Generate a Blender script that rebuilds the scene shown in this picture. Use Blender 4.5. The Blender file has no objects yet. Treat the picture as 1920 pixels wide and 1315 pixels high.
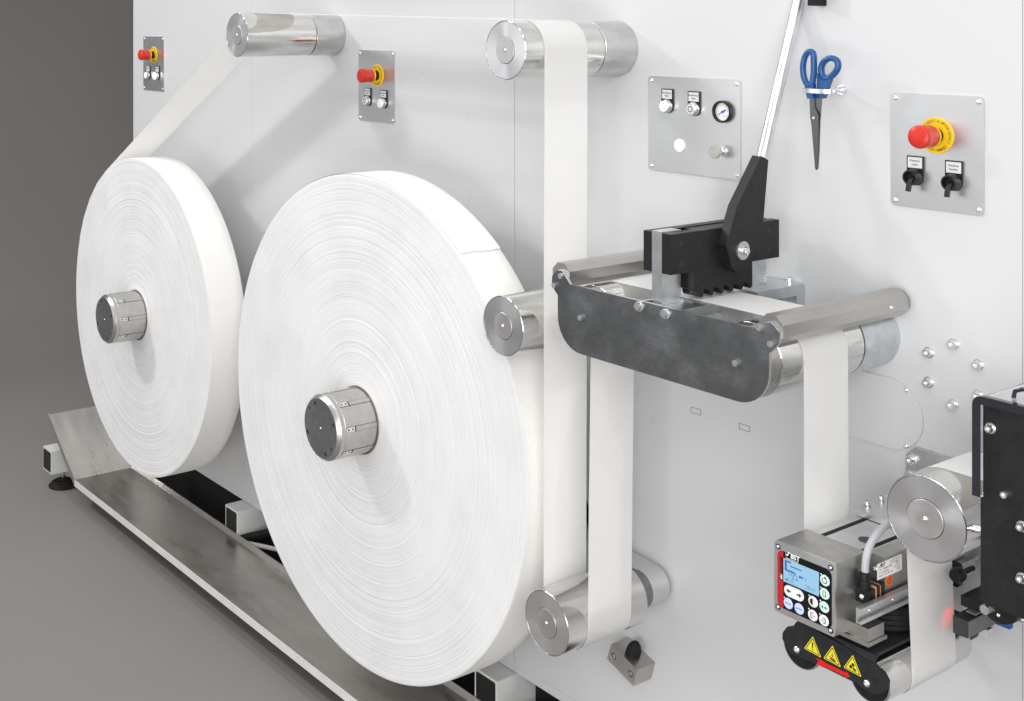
import bpy, bmesh, math, random
from mathutils import Vector, Matrix, noise as mnoise
random.seed(7)
R = math.radians
sc = bpy.context.scene
COL = sc.collection

# ------------------------------------------------------------------ camera, world, lights, exposure
FPX, CXP, VHP, YAW, CAMH, CAMD = 2313.03, 631.97, 50.79, R(55.7069), 1.72, 2.0
cam = bpy.data.cameras.new("camera")
cam.sensor_width = 36.0
cam.lens = 36.0 * FPX / 1920.0
cam.shift_x = (960.0 - CXP) / 1920.0
cam.shift_y = -(657.5 - VHP) / 1920.0
cam.clip_start, cam.clip_end = 0.05, 100.0
camo = bpy.data.objects.new("camera", cam)
camo.location = (0.0, -CAMD, CAMH)
camo.rotation_euler = (R(90), 0.0, YAW)
COL.objects.link(camo)
sc.camera = camo

world = bpy.data.worlds.new("World")
sc.world = world
world.use_nodes = True
bg = world.node_tree.nodes["Background"]
bg.inputs[0].default_value = (0.97, 0.985, 1.0, 1)
bg.inputs[1].default_value = 0.48

def area(name, loc, target, w, h, power, col=(1, 1, 1)):
    l = bpy.data.lights.new(name, 'AREA')
    l.shape = 'RECTANGLE'; l.size = w; l.size_y = h; l.energy = power; l.color = col
    o = bpy.data.objects.new(name, l)
    o.location = loc
    d = Vector(target) - Vector(loc)
    o.rotation_euler = d.to_track_quat('-Z', 'Y').to_euler()
    COL.objects.link(o)
    return o

area("key_softbox", (-5.0, -2.6, 3.5), (-2.9, 0, 1.0), 0.34, 0.34, 56, (1, 0.985, 0.96))
area("front_softbox", (-4.1, -4.6, 1.9), (-2.6, 0, 1.1), 3.4, 2.0, 26, (1, 0.99, 0.985))
area("low_fill", (-0.2, -3.3, 0.8), (-1.9, 0, 0.5), 1.8, 1.0, 46, (1, 0.99, 0.985))  # added fill that lifts the lower wall, no known lamp there
area("side_softbox", (1.6, -3.0, 2.6), (-1.7, -0.1, 0.9), 2.0, 2.0, 116, (1, 0.99, 0.98))
for i, yy in enumerate((-0.9, -1.9, -2.9)):           # rows of tube lamps under the hall ceiling
    area("ceiling_tube", (-2.2, yy, 4.2), (-2.2, yy, 0), 7.0, 0.09, 44, (1, 0.99, 0.97))

sc.view_settings.view_transform = 'Standard'
sc.view_settings.look = 'None'
sc.view_settings.exposure = -0.14
sc.view_settings.gamma = 1.0
sc.view_settings.use_curve_mapping = False
sc.cycles.max_bounces = 10
sc.cycles.use_denoising = True

# ------------------------------------------------------------------ measuring helpers (photo point + known depth -> metres)
SP, CP = math.sin(YAW), math.cos(YAW)
def at(px, py, y):
    """x, z of the point seen at px, py lying in the plane y"""
    u = (px - CXP) / FPX; v = (VHP - py) / FPX
    t = (y + CAMD) / (CP + u * SP)
    return ((-SP + u * CP) * t, CAMH + v * t)
def atx(px, py, x):
    """y, z of the point seen at px, py lying in the plane x"""
    u = (px - CXP) / FPX; v = (VHP - py) / FPX
    t = x / (-SP + u * CP)
    return ((CP + u * SP) * t - CAMD, CAMH + v * t)

# ------------------------------------------------------------------ materials
MAT = {}
def nodes(name):
    m = bpy.data.materials.new(name); m.use_nodes = True
    nt = m.node_tree
    b = nt.nodes["Principled BSDF"]
    MAT[name] = m
    return m, nt, b
def N(nt, t, **kw):
    n = nt.nodes.new(t)
    for k, v in kw.items():
        if k.startswith('i_'):
            n.inputs[k[2:].replace('_', ' ')].default_value = v
        else: setattr(n, k, v)
    return n
def ramp(nt, fac, stops):
    r = nt.nodes.new('ShaderNodeValToRGB')
    el = r.color_ramp.elements
    while len(el) < len(stops): el.new(0.5)
    for e, (p, c) in zip(el, stops):
        e.position = p; e.color = (c[0], c[1], c[2], 1) if not isinstance(c, (int, float)) else (c, c, c, 1)
    nt.links.new(fac, r.inputs[0])
    return r.outputs[0]
def coords(nt, scale=(1, 1, 1)):
    tc = nt.nodes.new('ShaderNodeTexCoord'); mp = nt.nodes.new('ShaderNodeMapping')
    mp.inputs['Scale'].default_value = scale
    nt.links.new(tc.outputs['Object'], mp.inputs['Vector'])
    return mp.outputs[0]
def noise(nt, vec, scale, detail=4, rough=0.55):
    n = nt.nodes.new('ShaderNodeTexNoise')
    n.inputs['Scale'].default_value = scale; n.inputs['Detail'].default_value = detail; n.inputs['Roughness'].default_value = rough
    nt.links.new(vec, n.inputs['Vector'])
    return n.outputs['Fac']
def bump(nt, b, h, strength, dist=0.001):
    n = nt.nodes.new('ShaderNodeBump')
    n.inputs['Strength'].default_value = strength; n.inputs['Distance'].default_value = dist
    nt.links.new(h, n.inputs['Height']); nt.links.new(n.outputs[0], b.inputs['Normal'])

def simple(name, col, rough=0.5, metal=0.0, var=0.12, nscale=40, rvar=0.08, bmp=0.0, bscale=600, coat=0.0, stretch=(1, 1, 1)):
    """colour with fine uneven tone, gloss that varies over the surface, optional fine grain"""
    m, nt, b = nodes(name)
    v = coords(nt, stretch)
    f = noise(nt, v, nscale)
    lo = tuple(c * (1 - var) for c in col); hi = tuple(min(1, c * (1 + var)) for c in col)
    nt.links.new(ramp(nt, f, [(0.3, lo), (0.7, hi)]), b.inputs['Base Color'])
    f2 = noise(nt, v, nscale * 0.37, 5)
    nt.links.new(ramp(nt, f2, [(0.3, max(0.02, rough - rvar)), (0.7, rough + rvar)]), b.inputs['Roughness'])
    b.inputs['Metallic'].default_value = metal
    if coat: b.inputs['Coat Weight'].default_value = coat
    if bmp: bump(nt, b, noise(nt, v, bscale, 3), bmp, 0.0006)
    return m

# painted steel of the cabinet: pale grey, slightly uneven sheen, fine orange peel
m, nt, b = nodes('wall_paint')
v = coords(nt)
nt.links.new(ramp(nt, noise(nt, v, 2.2, 5), [(0.25, (0.55, 0.558, 0.57)), (0.75, (0.58, 0.586, 0.595))]), b.inputs['Base Color'])
nt.links.new(ramp(nt, noise(nt, v, 6, 6), [(0.3, 0.26), (0.7, 0.36)]), b.inputs['Roughness'])
b.inputs['Specular IOR Level'].default_value = 0.45
wv = nt.nodes.new('ShaderNodeMath'); wv.operation = 'MULTIPLY_ADD'; wv.inputs[1].default_value = 0.06
nt.links.new(noise(nt, v, 420, 2), wv.inputs[0]); nt.links.new(noise(nt, v, 2.6, 1), wv.inputs[2])
bump(nt, b, wv.outputs[0], 0.5, 0.004)

# tissue paper: embossed crepe grain
m, nt, b = nodes('paper')
v = coords(nt)
nt.links.new(ramp(nt, noise(nt, v, 9, 6), [(0.3, (0.83, 0.825, 0.80)), (0.7, (0.87, 0.865, 0.845))]), b.inputs['Base Color'])
b.inputs['Roughness'].default_value = 0.92
b.inputs['Specular IOR Level'].default_value = 0.2
b.inputs['Sheen Weight'].default_value = 0.1
bump(nt, b, noise(nt, v, 170, 4, 0.65), 0.7, 0.0018)

# the running web: one thin tissue sheet that lets light through
m, nt, b = nodes('paper_sheet')
v = coords(nt)
cr0 = ramp(nt, noise(nt, v, 9, 6), [(0.3, (0.89, 0.888, 0.878)), (0.7, (0.915, 0.913, 0.905))])
nt.links.new(cr0, b.inputs['Base Color'])
b.inputs['Roughness'].default_value = 0.92
b.inputs['Specular IOR Level'].default_value = 0.2
bump(nt, b, noise(nt, v, 170, 4, 0.65), 0.7, 0.0018)
tr = nt.nodes.new('ShaderNodeBsdfTranslucent'); tr.inputs['Color'].default_value = (0.92, 0.91, 0.885, 1)
ms = nt.nodes.new('ShaderNodeMixShader'); ms.inputs[0].default_value = 0.30
nt.links.new(b.outputs[0], ms.inputs[1]); nt.links.new(tr.outputs[0], ms.inputs[2])
nt.links.new(ms.outputs[0], nt.nodes['Material Output'].inputs['Surface'])

# cut edge of a wound reel: hundreds of layers seen end on (rings about the local y axis)
m, nt, b = nodes('reel_edge')
tc = nt.nodes.new('ShaderNodeTexCoord'); sep = nt.nodes.new('ShaderNodeSeparateXYZ')
nt.links.new(tc.outputs['Object'], sep.inputs[0])
comb = nt.nodes.new('ShaderNodeCombineXYZ')
nt.links.new(sep.outputs['X'], comb.inputs['X']); nt.links.new(sep.outputs['Z'], comb.inputs['Y'])
ln = nt.nodes.new('ShaderNodeVectorMath'); ln.operation = 'LENGTH'; nt.links.new(comb.outputs[0], ln.inputs[0])
wob = nt.nodes.new('ShaderNodeTexNoise'); wob.inputs['Scale'].default_value = 5.0; wob.inputs['Detail'].default_value = 2
nt.links.new(tc.outputs['Object'], wob.inputs['Vector'])
wm = nt.nodes.new('ShaderNodeMath'); wm.operation = 'MULTIPLY_ADD'; wm.inputs[1].default_value = 0.006
nt.links.new(wob.outputs['Fac'], wm.inputs[0]); nt.links.new(ln.outputs['Value'], wm.inputs[2])
def ringnoise(scale, detail, rough):
    n = nt.nodes.new('ShaderNodeTexNoise'); n.noise_dimensions = '1D'
    n.inputs['Scale'].default_value = scale; n.inputs['Detail'].default_value = detail; n.inputs['Roughness'].default_value = rough
    nt.links.new(wm.outputs[0], n.inputs['W']); return n.outputs['Fac']
rn = ringnoise(300, 5, 0.8); rn2 = ringnoise(36, 3, 0.6)
patch = noise(nt, tc.outputs['Object'], 7, 4)
mixr = nt.nodes.new('ShaderNodeMath'); mixr.operation = 'MULTIPLY'; nt.links.new(rn, mixr.inputs[0]); nt.links.new(ramp(nt, patch, [(0.3, 0.75), (0.65, 1.0)]), mixr.inputs[1])
nt.links.new(ramp(nt, mixr.outputs[0], [(0.22, (0.46, 0.46, 0.465)), (0.34, (0.67, 0.67, 0.675)), (0.6, (0.78, 0.78, 0.785))]), b.inputs['Base Color'])
b.inputs['Roughness'].default_value = 0.9
b.inputs['Specular IOR Level'].default_value = 0.2
ad = nt.nodes.new('ShaderNodeMath'); ad.operation = 'ADD'; nt.links.new(rn, ad.inputs[0]); nt.links.new(rn2, ad.inputs[1])
bump(nt, b, ad.outputs[0], 0.8, 0.0013)

# turned aluminium roller shell: fine grooves round the axis
def turned(name, col, rough, var=0.06, aniso=0.0, groove=0.12, smudge=0.10):
    m, nt, b = nodes(name)
    v = coords(nt, (1, 90, 1)); v2 = coords(nt, (3, 14, 3))
    f = noise(nt, v, 14, 3)
    sm_ = noise(nt, coords(nt, (9, 2.2, 9)), 4, 6, 0.6)
    mu = nt.nodes.new('ShaderNodeMixRGB'); mu.blend_type = 'MULTIPLY'; mu.inputs[0].default_value = 1.0
    nt.links.new(ramp(nt, f, [(0.3, tuple(c * (1 - var) for c in col)), (0.7, tuple(min(1, c * (1 + var)) for c in col))]), mu.inputs[1])
    nt.links.new(ramp(nt, sm_, [(0.3, 0.80), (0.6, 1.0)]), mu.inputs[2])
    nt.links.new(mu.outputs[0], b.inputs['Base Color'])
    nt.links.new(ramp(nt, noise(nt, v2, 3, 6, 0.65), [(0.3, max(0.05, rough - smudge * 0.5)), (0.75, rough + smudge)]), b.inputs['Roughness'])
    b.inputs['Metallic'].default_value = 1.0
    if aniso:
        b.inputs['Anisotropic'].default_value = aniso; b.inputs['Anisotropic Rotation'].default_value = 0.25
        t = nt.nodes.new('ShaderNodeTangent'); t.direction_type = 'RADIAL'; t.axis = 'Y'
        nt.links.new(t.outputs[0], b.inputs['Tangent'])
    if groove: bump(nt, b, f, groove, 0.0003)
    return m
turned('roller_shell', (0.74, 0.73, 0.71), 0.12, aniso=0.6, smudge=0.07)
turned('roller_shell_dull', (0.66, 0.66, 0.65), 0.30, aniso=0.35)
turned('sleeve_steel', (0.50, 0.47, 0.44), 0.26, aniso=0.4)
# end discs: rings turned about the centre -> fan shaped highlight
def disc_mat(name, col, rough):
    m, nt, b = nodes(name)
    tc = nt.nodes.new('ShaderNodeTexCoord'); sep = nt.nodes.new('ShaderNodeSeparateXYZ'); nt.links.new(tc.outputs['Object'], sep.inputs[0])
    cb = nt.nodes.new('ShaderNodeCombineXYZ'); nt.links.new(sep.outputs['X'], cb.inputs['X']); nt.links.new(sep.outputs['Z'], cb.inputs['Y'])
    l = nt.nodes.new('ShaderNodeVectorMath'); l.operation = 'LENGTH'; nt.links.new(cb.outputs[0], l.inputs[0])
    n = nt.nodes.new('ShaderNodeTexNoise'); n.noise_dimensions = '1D'; n.inputs['Scale'].default_value = 420; n.inputs['Detail'].default_value = 2
    nt.links.new(l.outputs['Value'], n.inputs['W'])
    nt.links.new(ramp(nt, n.outputs['Fac'], [(0.3, tuple(c * 0.95 for c in col)), (0.7, col)]), b.inputs['Base Color'])
    nt.links.new(ramp(nt, noise(nt, tc.outputs['Object'], 22, 3, 0.5), [(0.3, rough - 0.02), (0.75, rough + 0.05)]), b.inputs['Roughness'])
    b.inputs['Metallic'].default_value = 1.0
    b.inputs['Anisotropic'].default_value = 0.8; b.inputs['Anisotropic Rotation'].default_value = 0.25
    t = nt.nodes.new('ShaderNodeTangent'); t.direction_type = 'RADIAL'; t.axis = 'Y'
    nt.links.new(t.outputs[0], b.inputs['Tangent'])
disc_mat('turned_face', (0.86, 0.87, 0.89), 0.24)
simple('cap_steel', (0.62, 0.615, 0.61), 0.42, 1.0, 0.05, 60)
simple('zinc', (0.62, 0.64, 0.66), 0.30, 1.0, 0.14, 30, 0.10)
simple('zinc_light', (0.72, 0.74, 0.76), 0.34, 1.0, 0.08, 40, 0.1)
simple('bolt_steel', (0.82, 0.83, 0.84), 0.26, 1.0, 0.08, 300)
simple('socket_dark', (0.05, 0.05, 0.055), 0.4, 0.6, 0.2, 300)
simple('black_metal', (0.012, 0.012, 0.013), 0.42, 0.0, 0.25, 60, 0.08, 0.08, 900)
simple('black_powder', (0.016, 0.017, 0.019), 0.45, 0.0, 0.25, 90, 0.08, 0.5, 700)
simple('black_plastic', (0.011, 0.011, 0.012), 0.38, 0.0, 0.2, 80, 0.06)
simple('void_black', (0.004, 0.004, 0.004), 0.9, 0.0, 0.1, 40)
simple('rubber', (0.012, 0.012, 0.012), 0.75, 0.0, 0.3, 60, 0.08, 0.3, 300)
simple('bar_steel', (0.52, 0.50, 0.475), 0.34, 1.0, 0.07, 30, 0.06, 0.1, 200, 0, (1, 0.06, 1))
simple('lip_steel', (0.70, 0.69, 0.67), 0.5, 0.15, 0.06, 20)  # light reflected by the lip put into a pale, barely metallic colour
simple('chuck_steel', (0.56, 0.55, 0.53), 0.36, 1.0, 0.06, 60, 0.06)
simple('chuck_face', (0.26, 0.26, 0.265), 0.42, 0.9, 0.10, 60)
simple('tube_paint', (0.66, 0.67, 0.66), 0.4, 0.0, 0.06, 14, 0.08)
simple('red_button', (0.56, 0.022, 0.011), 0.33, 0.0, 0.05, 60, 0.05)
simple('yellow_ring', (0.80, 0.50, 0.008), 0.42, 0.0, 0.05, 60, 0.05)
simple('ink_black', (0.01, 0.01, 0.01), 0.6, 0.0, 0.05, 60)
simple('ink_brown', (0.10, 0.06, 0.005), 0.6, 0.0, 0.05, 60)
simple('label_silver', (0.62, 0.63, 0.65), 0.38, 0.0, 0.04, 120)
simple('label_white', (0.80, 0.80, 0.79), 0.5, 0.0, 0.03, 120)
simple('white_plastic', (0.80, 0.80, 0.79), 0.35, 0.0, 0.03, 60)
simple('grey_plastic', (0.42, 0.41, 0.38), 0.5, 0.0, 0.06, 60)
simple('blue_plastic', (0.010, 0.075, 0.24), 0.28, 0.0, 0.08, 60)
simple('blue_ink', (0.01, 0.09, 0.5), 0.5, 0.0, 0.05, 60)
simple('blade_steel', (0.13, 0.135, 0.14), 0.2, 1.0, 0.10, 40, 0.06, 0.05, 300, 0, (1, 1, 0.1))
simple('cable_grey', (0.40, 0.41, 0.43), 0.45, 0.0, 0.05, 60)
simple('cast_aluminium', (0.50, 0.49, 0.47), 0.42, 1.0, 0.10, 50, 0.08, 0.2, 500)
simple('plate_aluminium', (0.74, 0.745, 0.75), 0.38, 1.0, 0.05, 40, 0.06)
simple('panel_dark', (0.006, 0.006, 0.007), 0.3, 0.0, 0.1, 60)
simple('panel_red', (0.40, 0.012, 0.016), 0.35, 0.0, 0.06, 60)
simple('decal_yellow', (0.72, 0.62, 0.02), 0.4, 0.0, 0.04, 60)
simple('decal_red', (0.60, 0.008, 0.008), 0.4, 0.0, 0.04, 60)
simple('key_white', (0.70, 0.72, 0.72), 0.45, 0.0, 0.03, 60)
simple('key_green', (0.55, 0.72, 0.66), 0.45, 0.0, 0.03, 60)
simple('key_blue', (0.50, 0.58, 0.78), 0.45, 0.0, 0.03, 60)
simple('orange_sticker', (0.72, 0.10, 0.006), 0.5, 0.0, 0.06, 60)
simple('copper_gasket', (0.45, 0.20, 0.12), 0.5, 0.0, 0.06, 60)
simple('core_board', (0.26, 0.23, 0.19), 0.9, 0.0, 0.2, 200, 0.05, 0.6, 400)
simple('sensor_body', (0.030, 0.030, 0.032), 0.5, 0.0, 0.2, 60)
simple('sensor_side', (0.16, 0.16, 0.165), 0.45, 0.3, 0.1, 60)
simple('blue_sheet', (0.005, 0.08, 0.42), 0.4, 0.0, 0.05, 30)
for k_ in ('black_metal', 'black_plastic', 'panel_dark', 'black_powder', 'rubber'):
    MAT[k_].node_tree.nodes['Principled BSDF'].inputs['Specular IOR Level'].default_value = 0.28
# brushed stainless control plates
def brushed(name, col, rough, bs=0.1):
    m, nt, b = nodes(name)
    v = coords(nt, (1, 1, 60))
    f = noise(nt, v, 9, 3)
    nt.links.new(ramp(nt, f, [(0.3, tuple(c * 0.98 for c in col)), (0.7, tuple(min(1, c * 1.02) for c in col))]), b.inputs['Base Color'])
    nt.links.new(ramp(nt, noise(nt, coords(nt), 12, 5), [(0.3, rough - 0.05), (0.7, rough + 0.06)]), b.inputs['Roughness'])
    b.inputs['Metallic'].default_value = 1.0
    bump(nt, b, f, bs, 0.0002)
brushed('panel_steel', (0.70, 0.71, 0.72), 0.36, 0.03)
# galvanised sheet: base colour darkened for dark reflections; spangle, rubbed patches and scratches
m, nt, b = nodes('galvanised')
v = coords(nt)
n1 = noise(nt, v, 13, 8, 0.62); n2 = noise(nt, coords(nt, (1, 1, 7)), 60, 5, 0.6)
mx = nt.nodes.new('ShaderNodeMath'); mx.operation = 'MULTIPLY_ADD'; mx.inputs[1].default_value = 0.35
nt.links.new(n2, mx.inputs[0]); nt.links.new(n1, mx.inputs[2])
nt.links.new(ramp(nt, mx.outputs[0], [(0.40, (0.125, 0.131, 0.136)), (0.66, (0.158, 0.165, 0.17)), (0.95, (0.26, 0.27, 0.28))]), (gal_mix := nt.nodes.new('ShaderNodeMixRGB')).inputs[1])
gal_mix.blend_type = 'ADD'; gal_mix.inputs[0].default_value = 1.0
def scratch(rot, th):
    tc_ = nt.nodes.new('ShaderNodeTexCoord'); mp_1 = nt.nodes.new('ShaderNodeMapping'); mp_1.inputs['Rotation'].default_value = (0, R(rot), 0)
    mp_2 = nt.nodes.new('ShaderNodeMapping'); mp_2.inputs['Scale'].default_value = (340, 1, 9)
    nt.links.new(tc_.outputs['Object'], mp_1.inputs['Vector']); nt.links.new(mp_1.outputs[0], mp_2.inputs['Vector'])
    return ramp(nt, noise(nt, mp_2.outputs[0], 1.0, 2, 0.5), [(th, 0.0), (th + 0.06, 0.085)])
ad_ = nt.nodes.new('ShaderNodeMixRGB'); ad_.blend_type = 'ADD'; ad_.inputs[0].default_value = 1.0
nt.links.new(scratch(28, 0.715), ad_.inputs[1]); nt.links.new(scratch(-41, 0.725), ad_.inputs[2])
nt.links.new(ad_.outputs[0], gal_mix.inputs[2])
nt.links.new(gal_mix.outputs[0], b.inputs['Base Color'])
nt.links.new(ramp(nt, n1, [(0.3, 0.30), (0.7, 0.46)]), b.inputs['Roughness'])
b.inputs['Metallic'].default_value = 0.85
bump(nt, b, n2, 0.12, 0.0003)
# stainless drip tray with dust, oily smears
m, nt, b = nodes('tray_steel')
v = coords(nt)
sm = noise(nt, coords(nt, (2, 9, 2)), 3.2, 7, 0.65); dust = noise(nt, v, 420, 2, 0.5); zone = noise(nt, v, 4, 4)
nt.links.new(ramp(nt, sm, [(0.3, (0.62, 0.595, 0.555)), (0.7, (0.76, 0.735, 0.69))]), b.inputs['Base Color'])
nt.links.new(ramp(nt, sm, [(0.25, 0.22), (0.75, 0.42)]), b.inputs['Roughness'])
dm = nt.nodes.new('ShaderNodeMath'); dm.operation = 'MULTIPLY'
nt.links.new(ramp(nt, dust, [(0.74, 0.0), (0.78, 0.7)]), dm.inputs[0]); nt.links.new(ramp(nt, zone, [(0.45, 0.0), (0.62, 1.0)]), dm.inputs[1])
inv = nt.nodes.new('ShaderNodeMath'); inv.operation = 'SUBTRACT'; inv.inputs[0].default_value = 1.0; nt.links.new(dm.outputs[0], inv.inputs[1])
nt.links.new(inv.outputs[0], b.inputs['Metallic'])
# studio floor and backdrop
m, nt, b = nodes('backdrop_grey')
v = coords(nt)
nt.links.new(ramp(nt, noise(nt, v, 0.9, 4), [(0.3, (0.214, 0.201, 0.196)), (0.7, (0.228, 0.214, 0.209))]), b.inputs['Base Color'])
b.inputs['Roughness'].default_value = 0.85
b.inputs['Specular IOR Level'].default_value = 0.15
bump(nt, b, noise(nt, v, 300, 3), 0.1, 0.0005)
# clear acrylic
m, nt, b = nodes('acrylic')
b.inputs['Base Color'].default_value = (0.93, 0.93, 0.96, 1)
b.inputs['Transmission Weight'].default_value = 1.0
b.inputs['Roughness'].default_value = 0.02
b.inputs['IOR'].default_value = 1.49
m, nt, b = nodes('acrylic_edge')
b.inputs['Base Color'].default_value = (0.020, 0.018, 0.026, 1); b.inputs['Roughness'].default_value = 0.2
# gauge glass
m, nt, b = nodes('gauge_glass')
b.inputs['Base Color'].default_value = (1, 1, 1, 1); b.inputs['Transmission Weight'].default_value = 1.0; b.inputs['Roughness'].default_value = 0.0; b.inputs['IOR'].default_value = 1.45
# things that give off light
def glow(name, col, st, base=None):
    m, nt, b = nodes(name)
    b.inputs['Base Color'].default_value = (*(base or col), 1)
    b.inputs['Emission Color'].default_value = (*col, 1); b.inputs['Emission Strength'].default_value = st
    b.inputs['Roughness'].default_value = 0.35
glow('screen', (0.36, 0.65, 0.90), 0.85, (0.05, 0.08, 0.1))
glow('screen_mark', (0.06, 0.25, 0.70), 0.5, (0.02, 0.05, 0.1))
glow('lamp_white', (0.95, 0.97, 1.0), 1.0, (0.8, 0.8, 0.8))
glow('led_red', (1.0, 0.05, 0.04), 6.0)

# ------------------------------------------------------------------ mesh helpers
class MB:
    """collects shapes of ONE part in world metres"""
    def __init__(s): s.bm = bmesh.new()
    def _poly_prism(s, pts0, pts1, cap=True):
        a = [s.bm.verts.new(p) for p in pts0]; c = [s.bm.verts.new(p) for p in pts1]
        n = len(a); fs = []
        for i in range(n): fs.append(s.bm.faces.new((a[i], a[(i + 1) % n], c[(i + 1) % n], c[i])))
        if cap: fs.append(s.bm.faces.new(a[::-1])); fs.append(s.bm.faces.new(c))
        return fs
    def _bevel(s, fs, w, seg, ang=25):
        if not w: return
        es = {e for f in fs for e in f.edges}
        es = [e for e in es if len(e.link_faces) == 2 and e.calc_face_angle(0) > R(ang)]
        s.bm.normal_update()
        bmesh.ops.bevel(s.bm, geom=es, offset=w, offset_type='OFFSET', segments=seg, profile=0.5, affect='EDGES', clamp_overlap=True)
    def box(s, x0, x1, y0, y1, z0, z1, bev=0.0, seg=2):
        p = [(x0, y0), (x1, y0), (x1, y1), (x0, y1)]
        fs = s._poly_prism([(a, c, z0) for a, c in p], [(a, c, z1) for a, c in p]); s._bevel(fs, bev, seg); return s
    def py(s, pts, y0, y1, bev=0.0, seg=2, ang=25):      # outline in x,z pushed along y
        fs = s._poly_prism([(x, y0, z) for x, z in pts], [(x, y1, z) for x, z in pts]); s._bevel(fs, bev, seg, ang); return s
    def pxx(s, pts, x0, x1, bev=0.0, seg=2, ang=25):     # outline in y,z pushed along x
        fs = s._poly_prism([(x0, y, z) for y, z in pts], [(x1, y, z) for y, z in pts]); s._bevel(fs, bev, seg, ang); return s
    def pz(s, pts, z0, z1, bev=0.0, seg=2, ang=25):
        fs = s._poly_prism([(x, y, z0) for x, y in pts], [(x, y, z1) for x, y in pts]); s._bevel(fs, bev, seg, ang); return s
    def lathe(s, cx, cz, prof, n=64, axis='Y', c3=0.0, close=False):
        """prof: list of (radius, position along axis). axis Y: centre (x,z); Z: centre (x,y); X: centre (y,z)"""
        rings = []
        for r, h in prof:
            if r < 1e-6:
                rings.append([s.bm.verts.new(s._ax(axis, cx, cz, 0, 0, h))])
            else:
                rings.append([s.bm.verts.new(s._ax(axis, cx, cz, r * math.cos(2 * math.pi * k / n), r * math.sin(2 * math.pi * k / n), h)) for k in range(n)])
        prs = list(zip(rings, rings[1:])) + ([(rings[-1], rings[0])] if close else [])
        for a, c in prs:
            for k in range(n):
                k2 = (k + 1) % n
                va = [a[0]] if len(a) == 1 else [a[k], a[k2]]
                vc = [c[0]] if len(c) == 1 else [c[k2], c[k]]
                if len(va) + len(vc) >= 3:
                    s.bm.faces.new(va + vc)
        return s
    @staticmethod
    def _ax(axis, a, c, u, w, h):
        if axis == 'Y': return (a + u, h, c + w)
        if axis == 'Z': return (a + u, c + w, h)
        return (h, a + u, c + w)
    def tube(s, path, r, n=12, closed=False, cap=True, flat=None):
        P = [Vector(p) for p in path]; m = len(P); rings = []
        up = None
        for i in range(m):
            if closed: t = (P[(i + 1) % m] - P[i - 1]).normalized()
            else: t = (P[min(i + 1, m - 1)] - P[max(i - 1, 0)]).normalized()
            if up is None:
                up = Vector((0, 1, 0)) if abs(t.y) < 0.9 else Vector((1, 0, 0))
            side = t.cross(up).normalized(); up = side.cross(t).normalized()
            rr = r[i] if isinstance(r, (list, tuple)) else r
            fr = flat if flat else 1.0
            rings.append([s.bm.verts.new(P[i] + side * rr * math.cos(2 * math.pi * k / n) + up * rr * fr * math.sin(2 * math.pi * k / n)) for k in range(n)])
        rng = range(m) if closed else range(m - 1)
        for i in rng:
            a, c = rings[i], rings[(i + 1) % m]
            for k in range(n): s.bm.faces.new((a[k], a[(k + 1) % n], c[(k + 1) % n], c[k]))
        if cap and not closed: s.bm.faces.new(rings[0][::-1]); s.bm.faces.new(rings[-1])
        return s
    def mesh(s, name, origin=(0, 0, 0), ang=32):
        bmesh.ops.recalc_face_normals(s.bm, faces=s.bm.faces[:])
        bmesh.ops.translate(s.bm, verts=s.bm.verts[:], vec=-Vector(origin))
        me = bpy.data.meshes.new(name); s.bm.to_mesh(me); s.bm.free()
        for p in me.polygons: p.use_smooth = True
        me.set_sharp_from_angle(angle=R(ang))
        return me

def wloc(p):
    v = Vector((0, 0, 0))
    while p: v = v + p.location; p = p.parent
    return v
def link(name, me, mat, parent=None, loc=(0, 0, 0)):
    """mesh already relative to world point loc"""
    o = bpy.data.objects.new(name, me); COL.objects.link(o)
    if mat and not me.materials: me.materials.append(MAT[mat])
    if parent: o.parent = parent
    o.location = Vector(loc) - wloc(parent) if parent else Vector(loc)
    return o
def obj(name, mb, mat, parent=None, origin=None, ang=32):
    org = Vector(origin) if origin is not None else (wloc(parent) if parent else Vector((0, 0, 0)))
    return link(name, mb.mesh(name, org, ang), mat, parent, org)
def tag(o, label=None, cat=None, group=None, kind=None):
    if label: o['label'] = label
    if cat: o['category'] = cat
    if group: o['group'] = group
    if kind: o['kind'] = kind
    return o
def thing(name, loc, label, cat, group=None):
    o = bpy.data.objects.new(name, None); COL.objects.link(o)
    o.location = loc; o.empty_display_size = 0.02
    return tag(o, label, cat, group)

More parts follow.
